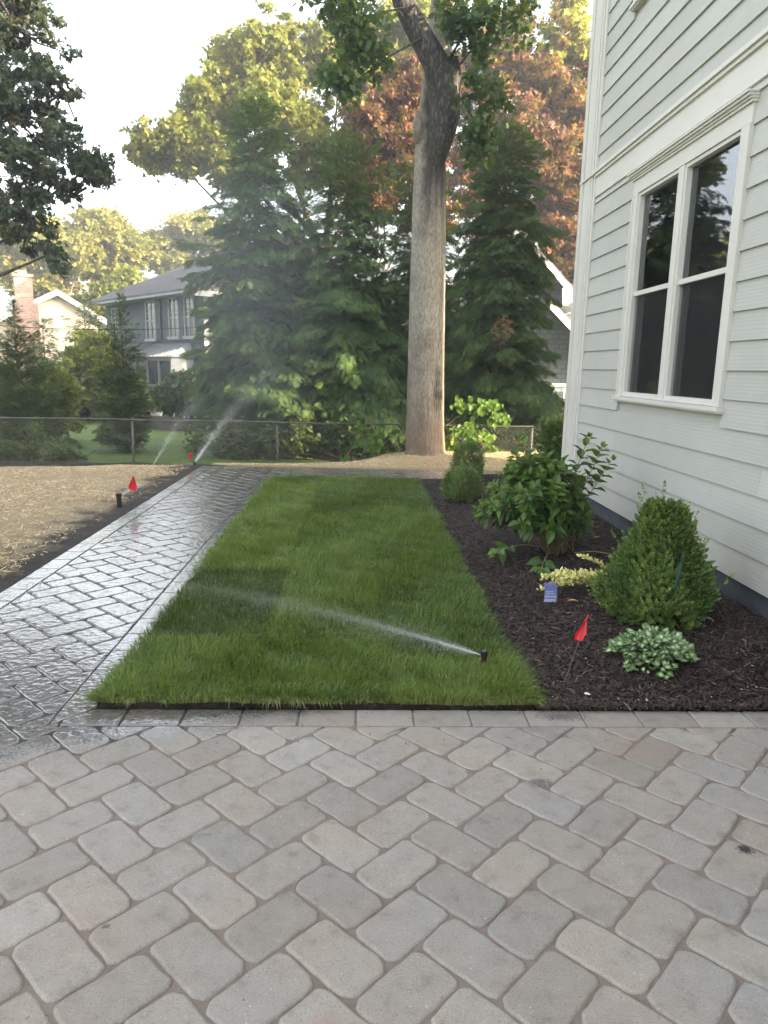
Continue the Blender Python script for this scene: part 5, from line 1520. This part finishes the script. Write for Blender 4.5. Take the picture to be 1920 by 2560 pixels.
boxwood("globe_boxwood", "small round boxwood at the far corner of the bed by the lawn", (1.20, 8.05, bz(1.2, 8.05)-.02), .34, lambda t: .38*glob(t), 1700, .062, tips=20, group="small boxwoods at the back of the bed")
boxwood("globe_boxwood", "darker boxwood behind the other one, nearest the straw and path", (1.45, 9.35, bz(1.4, 9.35)-.02), .50, lambda t: .36*glob(t), 1400, .062, tips=24, group="small boxwoods at the back of the bed")

# hydrangea
HX0 = np.array([1.62, 5.62, bz(1.62, 5.62)])
hyd = empty("hydrangea_shrub", tuple(HX0), "wide leafy hydrangea with large green leaves in the middle of the bed", "shrub")
LV, LF, LPs = [], [], []
cols_, rws = 5, 6
for j in range(rws+1):
    v_ = j/rws
    wdt = .33*math.sin(math.pi*min(1, v_*1.02)**.85)**.8*(1-.25*v_) if 0 < v_ < 1 else 0.004
    for i in range(cols_):
        u_ = (i/(cols_-1))*2-1
        LV.append((u_*wdt, v_, .16*abs(u_)*wdt/.3-.28*v_*v_+.018*math.sin(v_*25)*abs(u_)))
for j in range(rws):
    for i in range(cols_-1): LF.append((j*cols_+i, j*cols_+i+1, (j+1)*cols_+i+1, (j+1)*cols_+i))
stm = MB()
Pn, D, NR, S, T = [], [], [], [], []
def shoot(base_, tip_, lastn=4, size=.105, r0=.007, leaves_from=.35, bend=.08):
    base_, tip_ = np.array(base_, float), np.array(tip_, float)
    L = np.linalg.norm(tip_-base_)
    mid = base_*.5+tip_*.5+np.array([0, 0, bend])+rng.normal(size=3)*.02
    cur = lambda s: (1-s)**2*base_+2*s*(1-s)*mid+s*s*tip_
    stm.tube([cur(s) for s in (0, .25, .5, .75, 1)], [r0, r0*.85, r0*.65, r0*.5, r0*.3], 6)
    ax_ = norm(tip_-mid)
    k = 0; s = leaves_from
    while s <= 1.0:
        p_ = cur(s); az = k*math.pi/2+rng.random()*.4
        e1 = norm(np.cross(ax_, [.3, .2, .9])); e2 = np.cross(ax_, e1)
        for sg in (0, math.pi):
            o_ = math.cos(az+sg)*e1+math.sin(az+sg)*e2
            d = norm(o_+ax_*(.25+.5*s)+np.array([0, 0, .05])+rng.normal(size=3)*.12)
            Pn.append(p_+o_*.012); D.append(d); NR.append(ax_*.6+np.array([0, 0, .7])+rng.normal(size=3)*.15)
            S.append(size*(.75+.4*rng.random())*(1-.25*(s > .93))); T.append(.25+.35*rng.random()+.3*(s > .85))
        s += .052/L*1.15; k += 1
    for j in range(4):
        d = norm(ax_+rng.normal(size=3)*.45); Pn.append(tip_); D.append(d); NR.append(norm(rng.normal(size=3)+np.array([0, 0, 1]))); S.append(size*.45); T.append(.93+.07*rng.random())
n = 0
while n < 150:
    u_ = rdir(1)[0]; u_[2] = abs(u_[2])*1.0-.28
    r_0 = .55+.47*rng.random()**.6
    tip_ = np.array([1.41, 5.62, .46])+u_*np.array([.44, .46, .60])*r_0
    if tip_[2] < .12: continue
    b_ = HX0+np.array([rng.normal()*.05, rng.normal()*.05, 0])
    lf = .42 if tip_[0] > 1.5 and tip_[2] < .5 else .34
    shoot(b_+(tip_-b_)*.0, tip_, leaves_from=.50+.12*rng.random(), bend=.10+.05*rng.random(), r0=.0045)
    n += 1
shoot(HX0, (1.98, 5.5, .84), leaves_from=.6); shoot(HX0, (1.93, 5.6, .93), leaves_from=.5); shoot(HX0, (1.75, 5.4, 1.02), leaves_from=.5); shoot(HX0, (1.25, 5.5, 1.0), leaves_from=.5)
shoot(HX0, (1.86, 5.4, .33), leaves_from=.7, size=.07); shoot(HX0, (1.34, 4.98, .10), leaves_from=.82, size=.11, bend=.12); shoot(HX0, (1.05, 5.25, .14), leaves_from=.75, bend=.15)
Pn, D, NR, S, T = map(np.array, (Pn, D, NR, S, T))
scatter("leaves", LV, LF, frames(D, norm(NR)), Pn, S, L_HYD, hyd, np.clip(T, 0, 1), smooth=True)
stm.build("stems", M_STEM, hyd, smooth=True)

# silver leaved ground cover
def mound(name, label, cat, loc, rx, ry, h, n, size, mat, tv, tf, lp, up=.8):
    root = empty(name, loc, label, cat)
    a = rng.random(n)*6.283; r_0 = rng.random(n)**.55*(1+.18*np.sin(3*a+1)+.12*np.sin(7*a))
    P = np.array(loc)+np.stack([rx*r_0*np.cos(a), ry*r_0*np.sin(a), h*(1-r_0**2*.75)*(.45+.6*rng.random(n))], -1)
    d = np.stack([np.cos(a), np.sin(a), .15+.4*rng.normal(size=n)], -1)+rdir(n)*.5
    nr = norm(rdir(n)*.55+np.array([0, -.25, up]))
    scatter("leaves", tv, tf, frames(d, nr), P, size*(.6+.6*rng.random(n)), mat, root, rng.random(n), lp=lp)
    q = MB()
    for j in range(16):
        c = P[j*3 % n]; q.tube([np.array(loc)+rng.normal(size=3)*.02*np.array([1, 1, 0]), c*.6+np.array(loc)*.4, c], [.003, .0025, .0015], 4)
    q.build("stems", M_STEM, root)
    return root
NV, NF, NL = [(0, .45, 0)], [], [(0, .5, 0)]
for k in range(10):
    a = 2*math.pi*k/10; x = .36*math.sin(a); y = .5-.5*math.cos(a)
    x *= 1.15 if y < .5 else .95*(1.05-y*.25)
    NV.append((x*.55, .45+(y-.45)*.55, -.01)); NL.append((.5, y, 0))
for k in range(10):
    a = 2*math.pi*k/10; x = .36*math.sin(a); y = .5-.5*math.cos(a)
    x *= 1.15 if y < .5 else .95*(1.05-y*.25)
    NV.append((x, y, .05-.12*abs(y-.4))); NL.append((1, y, 0))
for k in range(10):
    NF.append((0, 1+k, 1+(k+1) % 10)); NF.append((1+k, 11+k, 11+(k+1) % 10, 1+(k+1) % 10))
mound("silver_groundcover", "low plant with silvery white leaves in front of the boxwood", "plant", (1.52, 3.42, bz(1.52, 3.42)), .20, .17, .15, 640, .040, L_LAM, NV, NF, NL)
# golden euonymus lying along the mulch
eu = empty("golden_shrub", (1.5, 4.6, bz(1.5, 4.6)), "sprawling shrub with cream edged yellow leaves on the mulch", "shrub")
EV, EF, EL = [], [], []
for i_, (x, y) in enumerate(((0, 0), (.2, .3), (.22, .6), (0, 1), (-.22, .6), (-.2, .3))): EV.append((x, y, .05*abs(x)*4)); EL.append((1, y, 0))
EV.append((0, .45, 0)); EL.append((0, .5, 0))
for i_ in range(6): EF.append((6, i_, (i_+1) % 6))
Pn, D, NR, S = [], [], [], []
q = MB()
for j in range(40):
    t = j/39
    b_ = np.array([1.80, 4.62, bz(1.8, 4.6)+.03])
    tp = np.array([1.22+.5*t+rng.normal()*.03, 4.52+rng.normal()*.06, bz(1.4, 4.5)+.045+.085*rng.random()])
    if j in (20, 21): tp = np.array([1.53, 4.7, bz(1.5, 4.7)+.20])
    md = (b_+tp)/2+np.array([0, 0, .05])
    cur = lambda s: (1-s)**2*b_+2*s*(1-s)*md+s*s*tp
    q.tube([cur(s) for s in (0, .33, .66, 1)], [.004, .0035, .003, .002], 5)
    L = np.linalg.norm(tp-b_); s = .12
    while s <= 1.0:
        o_ = rdir(2)
        for z_ in o_:
            Pn.append(cur(s)); D.append(norm(z_*np.array([1, 1, .6])+norm(tp-b_)*.5+np.array([0, 0, .35]))); NR.append(norm(rng.normal(size=3)*.5+np.array([0, -.4, .7]))); S.append(.033*(.7+.6*rng.random()))
        s += .0135/max(L, .1)
Pn, D, NR, S = map(np.array, (Pn, D, NR, S))
scatter("leaves", EV, EF, frames(D, NR), Pn, S, L_EUO, eu, rng.random(len(Pn)), lp=EL)
q.build("stems", M_STEM, eu, smooth=True)
# plant tag
pt_ = empty("plant_tag", (1.27, 4.42, bz(1.27, 4.42)), "small violet plant label bent over beside the golden shrub", "label")
q = MB(); V = []
for k in range(6):
    t = k/5; z = .012+.105*math.sin(t*1.35); y = 4.37+.085*t*t
    V += [(1.205+.02*t, y, bz(1.25, 4.4)+z), (1.295+.012*t, y+.012, bz(1.25, 4.4)+z-.004)]
V2_ = [(a, b+.0012, c+.0012) for a, b, c in V]
q.add(V+V2_, [(2*k, 2*k+1, 2*k+3, 2*k+2) for k in range(5)]+[(12+2*k, 14+2*k, 15+2*k, 13+2*k) for k in range(5)])
q.build("card", M_TAG, pt_)
q = MB()
for (ta, tb_, ua, ub) in ((.02, .30, .06, .94), (.36, .40, .08, .85), (.46, .50, .1, .7)):
    def pc(t, u, off=.0012):
        z = .012+.105*math.sin(t*1.35); y = 4.37+.085*t*t
        a_ = np.array([1.205+.02*t, y, bz(1.25, 4.4)+z]); b_ = np.array([1.295+.012*t, y+.012, bz(1.25, 4.4)+z-.004]); return a_*(1-u)+b_*u+np.array([0, -off, 0])
    q.add([pc(ta, ua), pc(ta, ub), pc(tb_, ub), pc(tb_, ua)], [(0, 1, 2, 3)])
q.build("print", M_TAGP, pt_)

# ================================================================== FLAGS, SPRINKLERS, SPRAY
def flag(label, foot, top, w_, h_, lean=0.0):
    foot, top = np.array(foot, float), np.array(top, float)
    root = empty("marker_flag", tuple(foot), label, "marker flag", "red marker flags by the sprinklers")
    q = MB(); q.tube([foot-np.array([0, 0, .04]), (foot+top)/2+np.array([.003, 0, 0]), top], .0016 if foot[1] < 5 else .0025, 6); q.build("wire_stake", M_WIRE, root)
    d = norm(top-foot); q = MB(); V = []
    nr_ = 7
    for i in range(nr_):
        t = i/(nr_-1)
        p_ = top-d*h_*t
        wv = w_*(.06+1.0*t/.68) if t < .68 else w_*(1.06-(t-.68)*1.35)
        for k in range(4):
            u_ = k/3-.62
            V.append(p_+np.array([u_*wv, .012*math.sin(u_*5+t*3)+.01*t, -abs(u_)*.25*wv+.0*t]))
    V2_ = [v_+np.array([0, .0012, 0]) for v_ in V]
    F = [(i*4+k, i*4+k+1, (i+1)*4+k+1, (i+1)*4+k) for i in range(nr_-1) for k in range(3)]
    q.add(V+V2_, F+[tuple(j+len(V) for j in f_[::-1]) for f_ in F]); q.build("flag", M_RED, root, smooth=True)
flag("red marker flag on a leaning wire in the dark mulch", (.995, 3.17, .06), (1.137, 3.30, .345), .052, .135)
flag("red marker flag standing in the straw beside the near sprinkler head", (-2.29, 7.43, .0), (-2.285, 7.40, .36), .085, .155)
flag("small far red marker flag near the fence end of the path", (-2.52, 10.95, .0), (-2.50, 10.9, .205), .06, .12)

def head(label, loc, r_, h_):
    root = empty("sprinkler_head", loc, label, "sprinkler", "pop up sprinkler heads")
    x, y, z = loc
    q = MB(); q.tube([(x, y, z-.03), (x, y, z+h_*.72), (x, y, z+h_*.73), (x, y, z+h_*.97), (x, y, z+h_)], [r_*.82, r_*.82, r_, r_, r_*.9], 18); q.build("riser", M_BLACKP, root, smooth=False)
    q = MB(); q.tube([(x, y, z+h_+.0005), (x, y, z+h_+.003)], [r_*.72, r_*.66], 16); q.build("cap", simple("grey_rubber_cap", (.10, .10, .10), .6), root)
    q = MB(); q.box(x-r_-.003, x-r_+.006, y-.006, y+.006, z+h_*.5, z+h_*.62); q.build("nozzle", simple("nozzle_plastic", (.45, .14, .09), .5), root)
head("black sprinkler head popped up in the sod near the bed", (.652, 3.385, .026), .0175, .095)
head("black sprinkler head standing in the straw near the red flag", (-2.50, 7.58, .02), .030, .125)
head("tiny dark sprinkler head at the far end of the path", (-2.47, 11.02, -.01), .022, .05)

OCT = [(1, 0, 0), (0, 1, 0), (-1, 0, 0), (0, -1, 0), (0, 0, 1), (0, 0, -1)]
OCF = [(0, 1, 4), (1, 2, 4), (2, 3, 4), (3, 0, 4), (1, 0, 5), (2, 1, 5), (3, 2, 5), (0, 3, 5)]
def spray(label, p0, v0, T, n, size, spread, curtain=.25, g_=9.8, decay=1.6):
    p0, v0 = np.array(p0, float), np.array(v0, float)
    t = T*rng.random(n)**decay
    sp = (1-.5*rng.random(n)**3)[:, None]
    fall = (rng.random(n) < curtain)
    v = v0*np.where(fall[:, None], (.35+.65*rng.random(n))[:, None], 1.0)+rng.normal(size=(n, 3))*spread*np.where(fall, 2.6, 1.0)[:, None]
    P = p0+v*t[:, None]+np.stack([0*t, 0*t, -.5*g_*t*t], -1)
    k = P[:, 2] > .01-.4*(P[:, 1] > 11)
    P = P[k]; m_ = len(P)
    o = scatter("water_spray", OCT, OCF, np.tile(np.eye(3), (m_, 1, 1)), P, size*(.5+rng.random(m_)), M_WATER)
    return tag(o, label, "water spray", "sprinkler sprays", kind='stuff')
spray("jet of fine water drops arching left over the sod", (.634, 3.385, .100), (-3.9, 2.3, .42), .44, 26000, .0008, .095, .5, g_=1.6)
spray("tall drifting jet of water from the far sprinkler head", (-2.46, 11.0, .03), (1.9, .2, 2.9), .62, 15000, .0018, .15, .45, g_=2.0, decay=1.8)
spray("fainter jet of water left of the far sprinkler head", (-3.45, 12.3, -.2), (1.4, .2, 2.5), .55, 4500, .0022, .16, .2, g_=1.9, decay=1.0)
spray("short puff of water from the sprinkler head in the straw", (-2.47, 7.58, .13), (1.6, .2, 1.0), .12, 1500, .0022, .16, .2, g_=2)

# ================================================================== SMALL THINGS ON THE GROUND
nl = MB(); nl.tube([(-.525, 2.098, .006), (-.46, 2.108, .006)], .0017, 8); nl.tube([(-.46, 2.108, .006), (-.457, 2.1085, .006)], .0038, 10)
tag(nl.build("nail", M_NAIL), "small steel nail lying on the paving", "nail")
def dryleaf(label, x, y, z, L, rz):
    V = []; n_ = 6
    for i in range(n_+1):
        t = i/n_; w_ = .2*L*math.sin(math.pi*t)
        for u_ in (-1, 0, 1): V.append((t*L-L/2, u_*w_, .012*abs(u_)+.01*math.sin(t*3)))
    c, s_ = math.cos(rz), math.sin(rz)
    V = [(x+a*c-b*s_, y+a*s_+b*c, z+cc) for a, b, cc in V]
    q = MB(); q.add(V, [(i*3+k, i*3+k+1, (i+1)*3+k+1, (i+1)*3+k) for i in range(n_) for k in range(2)])
    tag(q.build("dry_leaf", M_DRYLEAF, smooth=True), label, "leaf", "dry leaves on the mulch")
dryleaf("dry tan leaf on the mulch between hydrangea and house wall", 2.03, 5.85, bz(2.03, 5.85)+.012, .09, .3)
dryleaf("curled brown leaf just below the golden shrub", 1.38, 4.32, bz(1.38, 4.3)+.015, .07, -.2)
dryleaf("small dry leaf on the mulch right of the silver plant", 2.02, 3.85, bz(2.0, 3.85)+.012, .06, -.7)
P = []
for _ in range(46): P.append((rng.uniform(.9, 2.2), 3.03+2.2*rng.random()**2))
P = np.array(P); Z = bed_z(P[:, 0], P[:, 1])+.016
o = scatter("pale_chips", OCT, OCF, frames(rdir(46), rdir(46)), np.column_stack([P, Z]), np.column_stack([.006*rng.random(46)+.002, .004*rng.random(46)+.002, np.full(46, .002)]), simple("pale_wood_chip", (.5, .45, .38), .8))
tag(o, "tiny pale chips sprinkled over the dark mulch", "chips", kind='stuff')
o = scatter("white_scrap", OCT, OCF, frames(rdir(4), rdir(4)), np.array([(1.085, 3.09, .035), (1.092, 3.087, .034), (1.080, 3.093, .034), (1.097, 3.085, .033)]), np.array([.008, .007, .006, .006]), M_WHITE)
tag(o, "small white crumbled scrap on the mulch near the paving edge", "scrap")
tw_ = MB(); tw_.tube([(1.72, 5.45, bz(1.7, 5.4)+.02), (1.85, 5.38, bz(1.8, 5.3)+.04), (2.0, 5.2, bz(2, 5.2)+.03), (2.08, 5.1, bz(2, 5.1)+.02)], [.005, .004, .003, .002], 5)
tag(tw_.build("twig", M_STEM, smooth=True), "thin bare twig lying beside the hydrangea base", "twig")
hs_ = MB(); hs_.tube([(x, 12.75+.1*math.sin(x*3), float(gz(x, 12.75))+.03+.02*math.sin(x*5)) for x in np.linspace(-5.6, -4.2, 24)], .012, 6)
tag(hs_.build("hose", M_BLACKP, smooth=True), "thin black irrigation hose lying along the fence", "hose")

n = 260
X = rng.uniform(-1.0, 2.2, n); Y = 2.99-.55*rng.random(n)**2.6; X2 = rng.uniform(-2, 2.2, 60); Y2 = rng.uniform(1.2, 2.8, 60)
X = np.concatenate([X, X2]); Y = np.concatenate([Y, Y2]); n = len(X)
tag(strips("yard_debris", np.stack([X, Y, np.full(n, .0035)], -1), .004+.016*rng.random(n)**2, .0012+.003*rng.random(n), M_MULCHF, np.clip(rng.random(n)*1.1, 0, 1), tilt=.05), "bark crumbs and clippings strewn on the paving by the border", "debris", kind='stuff')

# ================================================================== HAZE VEILS
hz = MB(); hz.box(-75, 75, -14, 88, -4.5, 17)  # haze box added to imitate the lens flare veil over the background
hm = bpy.data.materials.new("haze"); hm.use_nodes = True
hn = hm.node_tree; hn.nodes.remove(hn.nodes["Principled BSDF"])
pv = hn.nodes.new("ShaderNodeVolumePrincipled")
pv.inputs["Color"].default_value = (.90, .95, 1.0, 1)
pv.inputs["Density"].default_value = .0030
pv.inputs["Anisotropy"].default_value = .2
hn.links.new(pv.outputs[0], hn.nodes["Material Output"].inputs["Volume"])
ho = hz.build("haze", hm); ho['kind'] = 'stuff'; ho['label'] = "thin haze added over the gardens to imitate lens flare"

# soft edged sprinkler mist, enlarged to imitate the bluish lens flare veil
def mist(label, c, r, dens):
    import bmesh
    me = bpy.data.meshes.new("spray_flare_veil"); bm = bmesh.new()
    bmesh.ops.create_icosphere(bm, subdivisions=3, radius=1.0); bm.to_mesh(me); bm.free()
    o = bpy.data.objects.new("spray_flare_veil", me); COL.objects.link(o); o.location = c; o.scale = r
    mm = bpy.data.materials.new("mist_flare_veil"); mm.use_nodes = True; t = mm.node_tree; t.nodes.remove(t.nodes["Principled BSDF"])
    v = t.nodes.new("ShaderNodeVolumePrincipled"); v.inputs["Color"].default_value = (.9, .96, 1, 1); v.inputs["Anisotropy"].default_value = .2
    tc = t.nodes.new("ShaderNodeTexCoord"); ln_ = t.nodes.new("ShaderNodeVectorMath"); ln_.operation = 'LENGTH'; t.links.new(tc.outputs["Object"], ln_.inputs[0])
    f = mathn(t, 'SUBTRACT', 1.0, ln_.outputs["Value"], clamp=True)
    t.links.new(mathn(t, 'MULTIPLY', f, dens), v.inputs["Density"])
    t.links.new(v.outputs[0], t.nodes["Material Output"].inputs["Volume"])
    me.materials.append(mm)
    return tag(o, label, "mist", kind='stuff')
mist("faint veil of sprinkler mist, enlarged to imitate lens flare before the tall evergreens", (-2.0, 12.4, 2.6), (2.1, 1.1, 3.0), .16)
